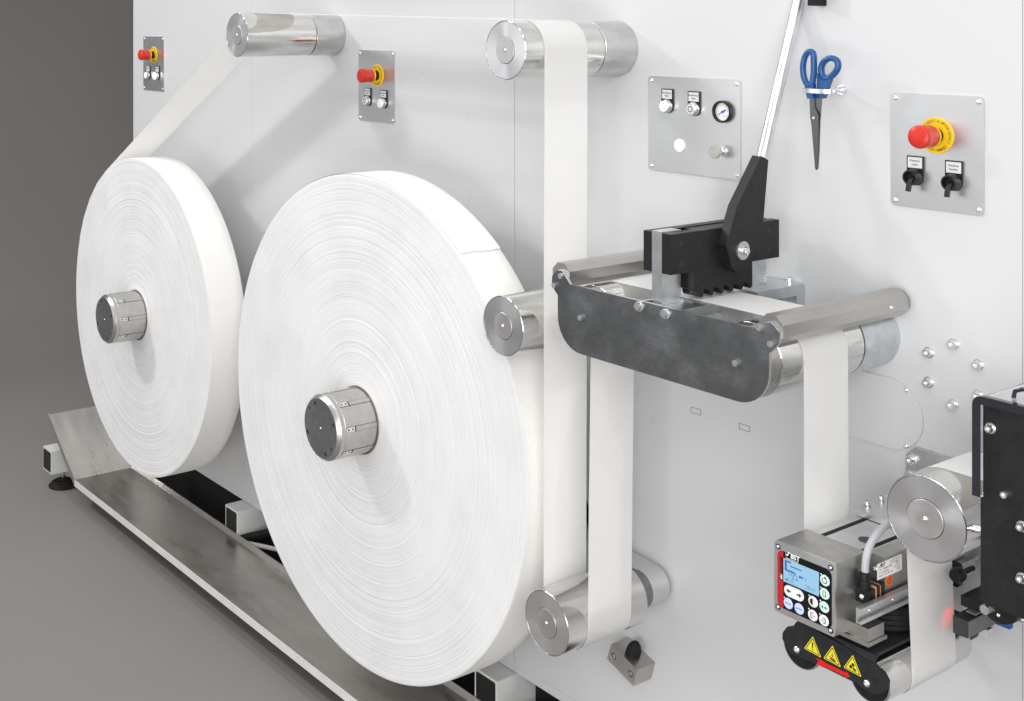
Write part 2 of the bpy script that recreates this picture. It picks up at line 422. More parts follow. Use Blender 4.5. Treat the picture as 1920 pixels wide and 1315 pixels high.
_fc = {}
def glyphs(txt, size, bold=0.0):
    """flat lettering -> (verts, faces, width) in x,y"""
    key = (txt, round(size, 6), bold)
    if key in _fc: return _fc[key]
    cu = bpy.data.curves.new('t', 'FONT'); cu.body = txt; cu.size = size; cu.fill_mode = 'FRONT'; cu.offset = bold * size
    cu.resolution_u = 3
    ob = bpy.data.objects.new('t', cu); COL.objects.link(ob)
    dg = bpy.context.evaluated_depsgraph_get(); dg.update()
    me = bpy.data.meshes.new_from_object(ob.evaluated_get(dg))
    V = [(v.co.x, v.co.y) for v in me.vertices]; Fc = [tuple(p.vertices) for p in me.polygons]
    bpy.data.objects.remove(ob); bpy.data.curves.remove(cu); bpy.data.meshes.remove(me)
    w = (max((v[0] for v in V), default=0), min((v[0] for v in V), default=0))
    _fc[key] = (V, Fc, w)
    return _fc[key]
def lettering(parent, lines, mat, fn, name='lettering'):
    """lines: (text, u, v, size, align, bold); fn maps u,v on the surface to a world point"""
    verts, faces = [], []
    for txt, u, v, size, al, bold in lines:
        V, Fc, (wmax, wmin) = glyphs(txt, size, bold)
        off = {'L': 0, 'C': -(wmax + wmin) / 2, 'R': -wmax}[al]
        base = len(verts)
        verts += [fn(u + a + off, v + c) for a, c in V]
        faces += [tuple(base + i for i in f) for f in Fc]
    return flat(parent, verts, faces, mat, name)
def flat(parent, verts, faces, mat, name):
    org = wloc(parent)
    me = bpy.data.meshes.new(name)
    me.from_pydata([tuple(Vector(p) - org) for p in verts], [], faces)
    return link(name, me, mat, parent, org)
def ring_pts(cx, cz, r, n=32, a0=0, a1=2 * math.pi, rz=None):
    rz = rz or r
    return [(cx + r * math.cos(a0 + (a1 - a0) * k / n), cz + rz * math.sin(a0 + (a1 - a0) * k / n)) for k in range(n + (0 if abs(a1 - a0) > 6.28 else 1))]
def rrect(x0, x1, z0, z1, r, n=5):
    P = []
    for cx, cz, a in ((x1 - r, z1 - r, 0), (x0 + r, z1 - r, 90), (x0 + r, z0 + r, 180), (x1 - r, z0 + r, 270)):
        P += [(cx + r * math.cos(R(a + 90 * k / n)), cz + r * math.sin(R(a + 90 * k / n))) for k in range(n + 1)]
    return P

# shared small hardware (axis along -y, base at y=0); each use shares the mesh
def hw_cap(r, h, sock):
    b = MB(); b.lathe(0, 0, [(r, 0), (r, -h * 0.86), (r * 0.9, -h), (sock, -h), (sock * 0.95, -h * 0.45), (0, -h * 0.45)], 20); return b.mesh('cap_screw')
def hw_button(r, h):
    b = MB(); b.lathe(0, 0, [(r, 0), (r, -h * 0.3), (r * 0.82, -h * 0.75), (r * 0.5, -h), (r * 0.34, -h), (r * 0.3, -h * 0.5), (0, -h * 0.5)], 18); return b.mesh('button_screw')
def hw_hex(r, h):
    b = MB(); b.py([(r * math.cos(R(60 * k + 12)), r * math.sin(R(60 * k + 12))) for k in range(6)], 0, -h, r * 0.12, 2, 20); return b.mesh('hex_bolt')
def hw_washer(r, ri, h):
    b = MB(); b.lathe(0, 0, [(ri, 0), (r, 0), (r, -h), (ri, -h)], 24, close=True); return b.mesh('washer')
SCREW = hw_button(0.0042, 0.0028)
SCREW_S = hw_button(0.0026, 0.0016)
CAP8 = hw_cap(0.0068, 0.0085, 0.0036)
CAP6 = hw_cap(0.0050, 0.0070, 0.0026)
HEX8 = hw_hex(0.0078, 0.0058)
HEX6 = hw_hex(0.0058, 0.0055)
WASH8 = hw_washer(0.0095, 0.004, 0.0018)
WASH6 = hw_washer(0.0072, 0.003, 0.0014)
WASHBIG = hw_washer(0.0165, 0.005, 0.004)
for me_, mt in ((SCREW, 'bolt_steel'), (SCREW_S, 'bolt_steel'), (CAP8, 'bolt_steel'), (CAP6, 'bolt_steel'), (HEX8, 'bolt_steel'), (HEX6, 'bolt_steel'), (WASH8, 'bolt_steel'), (WASH6, 'bolt_steel'), (WASHBIG, 'cap_steel')):
    me_.materials.append(MAT[mt])
def put(name, me, parent, loc, rot=(0, 0, 0)):
    o = link(name, me, None, parent, loc); o.rotation_euler = rot
    return o
ROT_X = (0, 0, R(90))      # axis -y -> +x
ROT_Z = (R(-90), 0, 0)     # axis -y -> +z
def bolt(parent, x, y, z, head=CAP8, washer=WASH8, rot=(0, 0, 0), hw=0.0018):
    d = {(0, 0, 0): (0, -hw, 0), ROT_X: (hw, 0, 0), ROT_Z: (0, 0, hw)}[rot]
    s = put('bolt', head, parent, (x + (d[0] if washer else 0), y + (d[1] if washer else 0), z + (d[2] if washer else 0)), (rot[0], rot[1], rot[2]))
    if washer: put('washer', washer, parent, (x, y, z), rot)
    return s

# ------------------------------------------------------------------ floor and backdrop sweep
b = MB()
q = [b.bm.verts.new(p) for p in ((7.0, -10.0, 0), (7.0, 6.0, 0), (-6.0, 6.0, 0), (-6.0, -10.0, 0))]
b.bm.faces.new(q)
tag(obj('floor', b, 'backdrop_grey'), kind='structure')
b = MB()
prof = [(-6.0, 0.0)] + [(-6.0 - 2.2 * math.sin(R(a)), 2.2 - 2.2 * math.cos(R(a))) for a in range(3, 91, 3)] + [(-8.2, 6.0)]
va = [[b.bm.verts.new((x, y, z)) for x, z in prof] for y in (-2.6, 6.0)]
for i in range(len(prof) - 1): b.bm.faces.new((va[0][i], va[0][i + 1], va[1][i + 1], va[1][i]))
tag(obj('backdrop', b, 'backdrop_grey'), kind='structure')

# ------------------------------------------------------------------ machine cabinet
ZB = 0.188
cab = thing('machine_cabinet', (-2.4, 0, ZB), 'tall pale grey painted steel machine wall that carries all rollers and control panels', 'machine')
SEAMS = [-4.3055, -3.4175, -2.1837, -1.0035, 0.6]
SGAP = [0, 0.0006, 0.0008, 0.0005, 0]
for i in range(4):
    x0 = SEAMS[i] + SGAP[i]; x1 = SEAMS[i + 1] - SGAP[i + 1]
    b = MB(); b.box(x0, x1, 0.0, 0.03, ZB, 2.45, 0.0008, 2)
    obj('front_panel', b, 'wall_paint', cab)
b = MB(); b.box(-4.300, 0.59, 0.032, 0.9, ZB + 0.002, 2.44)
obj('cabinet_body', b, 'wall_paint', cab)
for xs in SEAMS[1:4]:
    b = MB(); b.box(xs - 0.0009, xs + 0.0009, 0.004, 0.0315, ZB + 0.01, 2.44)
    obj('seam_filler', b, 'socket_dark', cab)
b = MB(); b.box(-4.28, 0.55, 0.06, 0.10, 0.004, ZB - 0.002)
obj('underside_shade', b, 'void_black', cab)  # black sheet painting in the shade of the space under the cabinet
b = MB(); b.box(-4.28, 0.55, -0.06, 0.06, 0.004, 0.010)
obj('floor_shade', b, 'void_black', cab)  # black floor sheet, stands in for shade beneath the wall
# hem strips along the lower edge
b = MB(); b.box(-2.10, -1.2, -0.0012, 0.0, ZB + 0.001, ZB + 0.022, 0.0006, 1)
obj('hem_strip', b, 'wall_paint', cab)
# oval inspection cover
b = MB()
cxr, czr, rr = -1.2275, 1.0505, 0.0607
pts = [(cxr + rr * math.sin(R(a)), czr + rr * math.cos(R(a))) for a in range(0, 181, 9)] + [(-1.345 - rr * math.sin(R(a)), czr - rr * math.cos(R(a))) for a in range(0, 181, 9)]
b.py(pts, -0.0035, -0.0002, 0.001, 2)
cov = obj('inspection_cover', b, 'wall_paint', cab)
for px, py in ((1699.5, 731.5), (1698.5, 836.5)):
    x, z = at(px, py, -0.004); put('screw', SCREW, cov, (x, -0.0035, z))
# circle of six cap screws
for px, py in ((1742, 661), (1789, 645), (1835, 684), (1742, 717), (1787, 758.5), (1835, 741.5)):
    x, z = at(px, py, 0.0); bolt(cab, x, 0.0, z, CAP8, WASH8)
# two small rectangular knock-outs (scribed outline)
for px, py in ((1305, 771), (1396, 802)):
    x, z = at(px, py, 0.0); b = MB(); w, h, t = 0.0125, 0.0058, 0.0007
    b.box(x - w, x + w, -0.0004, 0.0006, z + h - t, z + h); b.box(x - w, x + w, -0.0004, 0.0006, z - h, z - h + t)
    b.box(x - w, x - w + t, -0.0004, 0.0006, z - h + t, z + h - t); b.box(x + w - t, x + w, -0.0004, 0.0006, z - h + t, z + h - t)
    obj('knockout_outline', b, 'socket_dark', cab)
# curved slot behind the dancer arm
b = MB()
pts = [at(*p, 0) for p in ((1070, 912), (1085, 918), (1098, 930), (1103.5, 950), (1106, 980), (1104.5, 1000), (1102, 985), (1098, 966), (1088, 946), (1070, 936))]
b.py(pts, -0.0010, 0.001)
obj('dancer_slot', b, 'void_black', cab)
# stub beams with feet under the cabinet
def beam(x0, x1, y0, y1, z0, z1):
    b = MB(); b.box(x0, x1, y0, y1, z0, z1, 0.008, 3)
    t = obj('stub_beam', b, 'tube_paint', cab)
    b = MB(); b.py(rrect(x0 + 0.006, x1 - 0.006, z0 + 0.006, z1 - 0.006, 0.005), y0 - 0.0015, y0 + 0.004, 0.0006, 1)
    obj('end_cap', b, 'black_plastic', t)
    return t
beam(-3.478, -3.400, -0.062, 0.075, 0.090, 0.186)
beam(-2.256, -2.176, -0.062, 0.075, 0.090, 0.186)
t1 = beam(-4.440, -4.358, -0.305, 0.075, 0.066, 0.150)
for xb in (-3.40, -2.176):
    b = MB(); b.tube([(xb + 0.004, -0.052, 0.100), (xb + 0.12, 0.055, 0.150)], 0.012, 4); obj('brace', b, 'rubber', cab)
    b = MB(); b.tube([(xb + 0.002, -0.055, 0.092), (xb + 0.16, 0.02, 0.098)], 0.007, 10); obj('tie_rod', b, 'tube_paint', cab)
    bolt(cab, xb + 0.012, -0.062, 0.094, HEX6, None)
ft = MB(); ft.lathe(-4.40, -0.243, [(0.0, 0.001), (0.052, 0.001), (0.053, 0.006), (0.047, 0.010), (0.045, 0.0115), (0.044, 0.016), (0.036, 0.019), (0.034, 0.022), (0.018, 0.027), (0.012, 0.034), (0, 0.034)], 40, 'Z')
f1 = obj('levelling_foot', ft, 'rubber', cab)
b = MB(); b.lathe(-4.40, -0.243, [(0, 0.033), (0.008, 0.033), (0.0085, 0.04), (0.006, 0.042), (0.006, 0.068), (0, 0.068)], 20, 'Z'); obj('spindle', b, 'bolt_steel', f1)

# ------------------------------------------------------------------ control panels
def panel_fn(x0, z0):           # helper: u right, v up on the plate
    return lambda u, v: (x0 + u, -0.0033, z0 + v)
def estop(root, x, z, full):
    """mushroom emergency stop with yellow collar"""
    r = 0.0305
    b = MB(); b.lathe(x, z, [(0.012, -0.0030), (r, -0.0030), (r, -0.0042), (r - 0.001, -0.0050), (0.012, -0.0050)], 56, close=True)
    rg = obj('collar_ring', b, 'yellow_ring', root)
    b = MB(); b.lathe(x, z, [(0.0, -0.0045), (0.0135, -0.0045), (0.0135, -0.0225), (0, -0.0225)], 40); obj('neck', b, 'black_plastic', root)
    b = MB(); b.lathe(x, z, [(0.0136, -0.019), (0.0186, -0.0195), (0.0190, -0.0215), (0.0186, -0.0232), (0.0136, -0.0232)], 48, close=True); obj('yellow_band', b, 'yellow_ring', root)
    b = MB(); b.lathe(x, z, [(0.0, -0.0233), (0.0182, -0.0233), (0.0186, -0.0245), (0.0180, -0.030), (0.0178, -0.038), (0.0186, -0.046), (0.0196, -0.0520), (0.0194, -0.0550), (0.0180, -0.0580), (0.0150, -0.0598), (0.0090, -0.0607), (0, -0.061)], 56)
    obj('stop_button', b, 'red_button', root)
    # lettering round the collar
    words = [("NOT-AUS", 90, 1), ("EMERGENCY STOP", -10, 1), ("EMERGENZA", -100, 1), ("URGENCE", -190, 1)]
    verts, faces = [], []; rad = 0.0238; sz = 0.0066
    for wd, mid, _ in words:
        adv = []
        for ch in wd:
            V, Fc, (wm, wn) = glyphs(ch, sz, 0.0) if ch != ' ' else ([], [], (0.003, 0))
            adv.append((V, Fc, wm - wn, wn))
        tot = sum(a[2] + 0.0009 for a in adv); s = -tot / 2
        for V, Fc, w, wn in adv:
            ang = R(mid) - (s + w / 2) / rad
            base = len(verts)
            for (a, c) in V:
                u = a - wn - w / 2; rr_ = rad + c - 0.0015
                ca, sa = math.cos(ang), math.sin(ang)
                verts.append((x + rr_ * ca + u * sa, -0.0053, z + rr_ * sa - u * ca))
            faces += [tuple(base + i for i in f) for f in Fc]
            s += w + 0.0009
    flat(rg, verts, faces, 'ink_brown', 'lettering')
def holder(root, x, z, lines, big=False):
    """black legend holder with silver legend plate, above a button at x,z"""
    w = 0.0150; hb, ht = -0.014, 0.0355
    pts = [(x - w, z), (x - w, z + ht), (x + w, z + ht), (x + w, z)] + [(x + w * math.cos(R(a)), z + hb * math.sin(R(a)) * 1.05) for a in range(20, 180, 20)]
    b = MB(); b.py(pts, -0.0030, -0.0062, 0.0008, 2, 40); h = obj('legend_holder', b, 'black_plastic', root)
    b = MB(); b.box(x - 0.0128, x + 0.0128, -0.0068, -0.0061, z + 0.0152, z + 0.0335, 0.0003, 1); p = obj('legend_plate', b, 'label_silver', h)
    lettering(p, [(t, x, z + 0.0258 - 0.0062 * i, 0.0052, 'C', 0.010) for i, t in enumerate(lines)], 'ink_black', lambda u, v: (u, -0.0070, v))
    return h
def pushbutton(root, x, z, style, lines):
    holder(root, x, z, lines)
    b = MB(); b.lathe(x, z, [(0.0, -0.0062), (0.0142, -0.0062), (0.0142, -0.0095), (0.0126, -0.0125), (0.0124, -0.0160), (0.0112, -0.0172), (0.0108, -0.0172), (0.0104, -0.0160), (0, -0.0160)], 40)
    bz = obj('push_button', b, 'zinc_light' if style != 'dome' else 'cap_steel', root)
    if style == 'dome':
        b = MB(); b.lathe(x, z, [(0.0, -0.0155), (0.0130, -0.0155), (0.0131, -0.0178), (0.0118, -0.0195), (0.006, -0.0208), (0, -0.0211)], 40); obj('button_cap', b, 'white_plastic', bz)
    elif style == 'domelit':
        b = MB(); b.lathe(x, z, [(0.0, -0.0155), (0.0130, -0.0155), (0.0131, -0.0178), (0.0118, -0.0195), (0.006, -0.0208), (0, -0.0211)], 40); obj('button_cap', b, 'lamp_white', bz)
    else:
        b = MB(); b.lathe(x, z, [(0.0, -0.0156), (0.0103, -0.0156), (0.0103, -0.0170), (0.0, -0.0170)], 40); obj('button_cap', b, {'lit': 'lamp_white', 'off': 'label_silver'}[style], bz)
        b = MB(); b.lathe(x, z, [(0.0048, -0.0169), (0.0062, -0.0169), (0.0062, -0.0173), (0.0048, -0.0173)], 36, close=True); obj('button_ring', b, {'lit': 'ink_brown', 'off': 'panel_dark'}[style], bz)
def plate(root, x0, x1, z0, z1, rad=0.008):
    b = MB(); b.py(rrect(x0, x1, z0, z1, rad), -0.0030, -0.0002, 0.0007, 2, 40); obj('mounting_plate', b, 'panel_steel', root)
    for x in (x0 + 0.0085, x1 - 0.0085):
        for z in (z0 + 0.0085, z1 - 0.0085): put('screw', SCREW, root, (x, -0.0030, z))
def control_panel(pts, label):
    (ax, az), (bx, bz) = at(*pts[0], 0), at(*pts[1], 0)
    r = thing('control_panel', ((ax + bx) / 2, 0, bz), label, 'control panel', 'control panels on the machine wall')
    plate(r, ax, bx, bz, az)
    return r
p1 = control_panel(((270.2, 68.5), (308.4, 171.8)), 'narrow dark steel control panel with red stop button nearest the backdrop')
estop(p1, *at(289.5, 103.0, 0), False)
x, z = at(280.5, 141.2, 0); pushbutton(p1, x, z, 'lit', ("Abwicklung", "Sperre"))
x, z = at(297.5, 142.6, 0); pushbutton(p1, x, z, 'domelit', ("Abwicklung", "Ein"))
p2 = control_panel(((674, 94), (741.4, 232.3)), 'narrow steel control panel with red stop button above the largest paper roll')
estop(p2, *at(708.5, 141.5, 0), False)
x, z = at(692.2, 189.0, 0); pushbutton(p2, x, z, 'off', ("Abwicklung", "Sperre"))
x, z = at(722.0, 193.6, 0); pushbutton(p2, x, z, 'dome', ("Abwicklung", "Ein"))
p3 = control_panel(((1217.6, 142.6), (1390, 338.5)), 'wide steel control panel with pressure gauge, two lit buttons and regulator knob')
x, z = at(1254.5, 199.0, 0); pushbutton(p3, x, z, 'lit', ("Abwicklung 1", "Aktiv"))
x, z = at(1304.5, 204.5, 0); pushbutton(p3, x, z, 'off', ("Abwicklung 1", "Aktiv"))
# blanking plug
x, z = at(1276.5, 273.0, 0)
b = MB(); b.lathe(x, z, [(0, -0.003), (0.0135, -0.003), (0.0138, -0.0045), (0.0130, -0.0058), (0.011, -0.0063), (0, -0.0066)], 44); obj('blanking_plug', b, 'white_plastic', p3)
# pressure gauge
x, z = at(1359.0, 209.5, 0); GR = 0.0215
b = MB(); b.lathe(x, z, [(GR * 0.80, -0.0032), (GR, -0.0032), (GR * 1.02, -0.0100), (GR, -0.0120), (GR * 0.93, -0.0124), (GR * 0.86, -0.0112), (GR * 0.82, -0.0062)], 56, close=True); g = obj('pressure_gauge', b, 'black_plastic', p3)
b = MB(); b.lathe(x, z, [(0, -0.0034), (GR * 0.83, -0.0034), (GR * 0.83, -0.0056), (0, -0.0056)], 48); obj('gauge_dial', b, 'label_white', g)
verts, faces = [], []
for k in range(41):
    a = R(225 - 270 * k / 40); lw = 0.00022 if k % 5 else 0.0004; ro_ = GR * 0.76; ri_ = GR * (0.70 if k % 5 else 0.64)
    c, s_ = math.cos(a), math.sin(a); bs = len(verts)
    for rr_, sd in ((ri_, -1), (ri_, 1), (ro_, 1), (ro_, -1)): verts.append((x + rr_ * c - sd * lw * s_, -0.00575, z + rr_ * s_ + sd * lw * c))
    faces.append((bs, bs + 1, bs + 2, bs + 3))
flat(g, verts, faces, 'ink_black', 'scale_mark')
lettering(g, [(str(n), x + GR * 0.53 * math.cos(R(225 - 270 * n / 10)), z + GR * 0.53 * math.sin(R(225 - 270 * n / 10)) - 0.001, 0.0036, 'C', 0) for n in range(0, 11, 2)], 'ink_black', lambda u, v: (u, -0.00575, v))
lettering(g, [("bar", x + 0.003, z - GR * 0.45, 0.0034, 'C', 0.01)], 'blue_ink', lambda u, v: (u, -0.00575, v))
a = R(208); c, s_ = math.cos(a), math.sin(a)
P = lambda l, w: (x + l * c - w * s_, z + l * s_ + w * c)
b = MB(); b.py([P(-0.0075, 0.0016), P(-0.0075, -0.0016), P(0, -0.0010), P(0.0145, -0.0003), P(0.0145, 0.0003), P(0, 0.0010)], -0.0068, -0.0060); obj('needle', b, 'blue_ink', g)
b = MB(); b.lathe(x, z, [(0, -0.0058), (0.0024, -0.0058), (0.0024, -0.0076), (0, -0.0076)], 20); obj('needle_hub', b, 'blue_ink', g)
# regulator knob
x, z = at(1355.5, 284.0, 0)
b = MB(); b.lathe(x, z, [(0, -0.003), (0.0105, -0.003), (0.0105, -0.0045), (0.0085, -0.0050), (0.0085, -0.0075), (0, -0.0075)], 40); rk = obj('regulator_knob', b, 'bolt_steel', p3)
b = MB(); b.py([(x + 0.0085 * math.cos(R(60 * k)), z + 0.0085 * math.sin(R(60 * k))) for k in range(6)], -0.0120, -0.0075, 0.0005, 1); obj('lock_nut', b, 'bolt_steel', rk)
b = MB(); b.lathe(x, z, [(0, -0.0120), (0.0085, -0.0120), (0.0088, -0.0185), (0.0122, -0.0200), (0.0125, -0.0275), (0.0118, -0.0290), (0.0100, -0.0293), (0.0098, -0.0287), (0.0075, -0.0287), (0.0072, -0.0293), (0, -0.0293)], 48); obj('knob_cap', b, 'grey_plastic', rk)
p4 = control_panel(((1672.2, 173.8), (1846.6, 404.8)), 'steel control panel with red stop button above two black toggle switches')
estop(p4, *at(1757.5, 254.2, 0), True)
def toggle(x, z, lines):
    holder(p4, x, z, lines)
    b = MB(); b.lathe(x, z, [(0, -0.006), (0.0140, -0.006), (0.0142, -0.012), (0.0134, -0.0175), (0.0128, -0.0230), (0.0118, -0.0240), (0.0098, -0.0240), (0.0092, -0.0150), (0, -0.0150)], 48); s_ = obj('toggle_switch', b, 'black_plastic', p4)
    b = MB(); b.pxx([(-0.014, z + 0.0035), (-0.0265, z - 0.0115), (-0.0290, z - 0.0225), (-0.0255, z - 0.0235), (-0.0215, z - 0.0125), (-0.012, z - 0.0030)], x - 0.0040, x + 0.0040, 0.0007, 2); obj('toggle_lever', b, 'black_plastic', s_)
x, z = at(1719.5, 331.5, 0); toggle(x, z, ("Klemme", "Links"))
x, z = at(1792.0, 341.5, 0); toggle(x, z, ("Klemme", "Rechts"))

# ------------------------------------------------------------------ paper reels and chucks
YF, YB = -0.272, -0.152
def reel(name, cx, cz, Rr, label, tail):
    r = thing(name, (cx, (YF + YB) / 2, cz - Rr), label, 'paper roll', 'paper rolls')
    rnd = random.Random(int(Rr * 1000))
    n = 200; org = (cx, 0, cz)
    # front face: rings standing slightly proud or back, one mesh
    b = MB(); prof = []; rad = 0.0815; off = 0.0
    while rad < Rr - 0.0022:
        off = max(-0.0011, min(0.0011, off * 0.5 + rnd.gauss(0, 0.00022)))
        prof.append((rad, YF + off)); rad += rnd.choice((0.0016, 0.0022, 0.003, 0.0042))
    prof += [(Rr - 0.0018, YF + 0.0002), (Rr - 0.0006, YF + 0.0010), (Rr, YF + 0.0030)]
    b.lathe(cx, cz, prof, n); obj('cut_edge', b, 'reel_edge', r, org, 60)
    b = MB(); b.lathe(cx, cz, [(Rr, YF + 0.0030), (Rr + 0.0003, YF + 0.03), (Rr + 0.0002, -0.21), (Rr + 0.0003, YB - 0.03), (Rr, YB - 0.003), (Rr - 0.002, YB), (0.0815, YB)], n); obj('outer_layer', b, 'paper', r, org, 60)
    b = MB(); b.lathe(cx, cz, [(0.0815, YF - 0.0012), (0.0790, YF - 0.0014), (0.0787, YF + 0.01), (0.0787, YB), (0.0815, YB)], 96, close=True); obj('cardboard_core', b, 'core_board', r, org)
    return r
RL1 = (-3.6954, 0.7802, 0.509); RL2 = (-2.4388, 0.7684, 0.592)
reel('paper_roll', *RL1, 'smaller white paper roll feeding the web upward, beside the dark backdrop', False)
r2 = reel('paper_roll', *RL2, 'largest white paper roll in the foreground with a torn tail end', True)
# loose outermost wrap of the large reel ending in a torn edge
def tail():
    cx, cz, Rr = RL2; b = MB(); rnd = random.Random(3)
    a_end = 50.6; rows = []
    nv = 26
    for k in range(0, 44):
        t = k / 43.0; row = []
        for j in range(nv + 1):
            w = j / nv
            tear = 0.14 * math.sin(w * 7) + 0.08 * math.sin(w * 23 + 1) + rnd.uniform(-0.05, 0.05) if k == 0 else 0
            a = R(a_end + tear + t * 70)
            rr_ = Rr + 0.0012 + 0.0012 * max(0, 1 - t * 5)
            row.append(b.bm.verts.new((cx + rr_ * math.cos(a), YF + 0.002 + (YB - YF - 0.004) * w, cz + rr_ * math.sin(a))))
        rows.append(row)
    for a, c in zip(rows, rows[1:]):
        for j in range(nv): b.bm.faces.new((a[j], a[j + 1], c[j + 1], c[j]))
    obj('torn_tail', b, 'paper', r2, (cx, 0, cz), 60)
tail()
def chuck(cx, cz, label):
    org = (cx, 0, cz); y0 = -0.385; r = 0.0772
    t = thing('reel_chuck', (cx, 0, cz), label, 'chuck', 'expanding reel chucks')
    b = MB(); b.lathe(cx, cz, [(0, -0.001), (r, -0.001), (r, y0 + 0.0215), (r - 0.0005, y0 + 0.0208), (r - 0.0005, y0 + 0.0203), (r, y0 + 0.0196), (r, y0 + 0.0095), (r - 0.0075, y0 + 0.0004), (r - 0.0082, y0), (r - 0.0086, y0 + 0.0010), (0, y0 + 0.0010)], 120); obj('chuck_body', b, 'chuck_steel', t, org)
    b = MB(); b.lathe(cx, cz, [(0, y0 + 0.0050), (r - 0.0090, y0 + 0.0050), (r - 0.0090, y0 + 0.0002), (0.0042, y0), (0.0030, y0 + 0.003), (0, y0 + 0.003)], 96); fc = obj('end_plate', b, 'chuck_face', t, org)
    for k in range(4):
        a = R(90 * k + 22); b = MB(); hx, hz = cx + 0.0595 * math.cos(a), cz + 0.0595 * math.sin(a)
        b.lathe(hx, hz, [(0, y0 + 0.0001), (0.0022, y0 + 0.0001), (0.0026, y0 - 0.0006), (0.0046, y0 - 0.0007), (0.0050, y0 + 0.0003)], 20); obj('socket_screw', b, 'socket_dark', fc)
        if k % 2:
            a2 = R(90 * k + 52); b = MB(); b.lathe(cx + 0.0595 * math.cos(a2), cz + 0.0595 * math.sin(a2), [(0, y0 - 0.0002), (0.0028, y0 - 0.0003), (0.0032, y0 + 0.0004)], 16); obj('tapped_hole', b, 'void_black', fc)
    b = MB(); b.lathe(cx, cz, [(0, y0 - 0.0008), (0.0030, y0 - 0.0008), (0.0036, y0 + 0.0002)], 20); obj('centre_plug', b, 'bolt_steel', fc)
    # expanding strips let into the shell, each held by a little plate with two screws
    for k in range(8):
        a = R(45 * k + 8); ca, sa = math.cos(a), math.sin(a)
        def P(tang, rad, y): return (cx + rad * ca - tang * sa, y, cz + rad * sa + tang * ca)
        def slab(w0, w1, ya, yb, ra, rb):
            b = MB(); q = []
            for rad in (ra, rb):
                for tg, yy in ((w0, ya), (w1, ya), (w1, yb), (w0, yb)): q.append(b.bm.verts.new(P(tg, rad, yy)))
            for f in ((0, 1, 2, 3), (7, 6, 5, 4), (0, 4, 5, 1), (1, 5, 6, 2), (2, 6, 7, 3), (3, 7, 4, 0)): b.bm.faces.new([q[i] for i in f])
            return b
        rp = math.sqrt(r * r - 0.0055 ** 2)
        obj('slot', slab(-0.0062, 0.0062, y0 + 0.0215, -0.22, rp - 0.003, rp + 0.0003), 'void_black', t, org)
        st = obj('expanding_strip', slab(-0.0054, 0.0054, y0 + 0.050, -0.225, rp - 0.003, rp + 0.0010), 'chuck_steel', t, org)
        kp = obj('keeper_plate', slab(-0.0054, 0.0054, y0 + 0.0225, y0 + 0.0465, rp - 0.003, rp + 0.0012), 'bolt_steel', t, org)
        for yy in (y0 + 0.0285, y0 + 0.0405):
            b = MB(); b.lathe(0, 0, [(0, -0.0002), (0.0021, -0.0003), (0.0026, 0.0002)], 14); me_ = b.mesh('keeper_screw'); me_.materials.append(MAT['socket_dark'])
            o = link('keeper_screw', me_, None, kp, P(0, rp + 0.0012, yy)); o.rotation_euler = Vector((ca, 0, sa)).to_track_quat('-Y', 'Z').to_euler()
chuck(RL1[0], RL1[1], 'grey steel reel chuck with dark end plate in the smaller paper roll')
chuck(RL2[0], RL2[1], 'grey steel reel chuck with dark end plate in the largest paper roll')

# ------------------------------------------------------------------ guide rollers
RR = 0.060; YR = -0.322
def roller_parts(t, cx, cz, y0=YR, gap=-0.098, r=RR, yend=-0.0015, shell='roller_shell', rear=True, cap_r=0.027):
    org = (cx, 0, cz)
    b = MB(); b.lathe(cx, cz, [(0.03, gap), (r - 0.001, gap), (r, gap - 0.001), (r, y0 + 0.0009), (r - 0.0009, y0), (r - 0.0018, y0), (r - 0.0022, y0 + 0.0012), (0.03, y0 + 0.0012)], 128); obj('shell', b, shell, t, org)
    b = MB(); b.lathe(cx, cz, [(cap_r + 0.0006, y0 + 0.0016), (r - 0.0024, y0 + 0.0016), (r - 0.0024, y0 + 0.0006), (cap_r + 0.0008, y0 + 0.0006)], 128, close=True); obj('end_disc', b, 'turned_face', t, org)
    b = MB(); b.lathe(cx, cz, [(0, y0 + 0.0020), (cap_r, y0 + 0.0020), (cap_r, y0 - 0.0004), (cap_r - 0.0006, y0 - 0.0008), (0.0052, y0 - 0.0008), (0.0048, y0 + 0.0002), (0.0, y0 + 0.0002)], 72); hc = obj('hub_cap', b, 'cap_steel', t, org)
    put('hub_screw', SCREW, hc, (cx, y0 + 0.0004, cz))
    if rear:
        b = MB(); b.lathe(cx, cz, [(r - 0.004, gap - 0.001), (r - 0.004, gap + 0.003)], 64); obj('gap_ring', b, 'void_black', t, org)
        b = MB(); b.lathe(cx, cz, [(0.02, gap + 0.0022), (r - 0.001, gap + 0.0022), (r - 0.0002, gap + 0.003), (r - 0.0002, yend), (0.02, yend)], 128); obj('fixed_collar', b, 'roller_shell_dull', t, org)
C1 = (-2.9484, 1.6976); C2 = (-1.8602, 1.6731); C3 = (-1.8673, 1.1168); C4 = (-1.7421, 0.5675); C5 = (-0.9772, 1.0211)
for c, lab in ((C1, 'polished aluminium guide roller where the web leaves the smaller roll'), (C2, 'polished aluminium guide roller beside the wide gauge panel with web running down'), (C3, 'bare aluminium guide roller without web in front of the largest roll')):
    t = thing('guide_roller', (c[0], 0, c[1]), lab, 'roller', 'guide rollers on the wall')
    roller_parts(t, *c)
t5 = thing('guide_roller', (C5[0], 0, C5[1]), 'aluminium guide roller with large end disc next to the black guard plate', 'roller', 'guide rollers on the wall')
roller_parts(t5, *C5, gap=-0.098)
pts = [at(px, py, -0.012) for px, py in ((1699, 851), (1713.5, 840.5), (1779, 860.5), (1840, 880), (1840, 1000), (1699, 950))]
b = MB(); b.py(pts, -0.012, -0.0003, 0.001, 2); bp = obj('bracket_plate', b, 'zinc', t5)
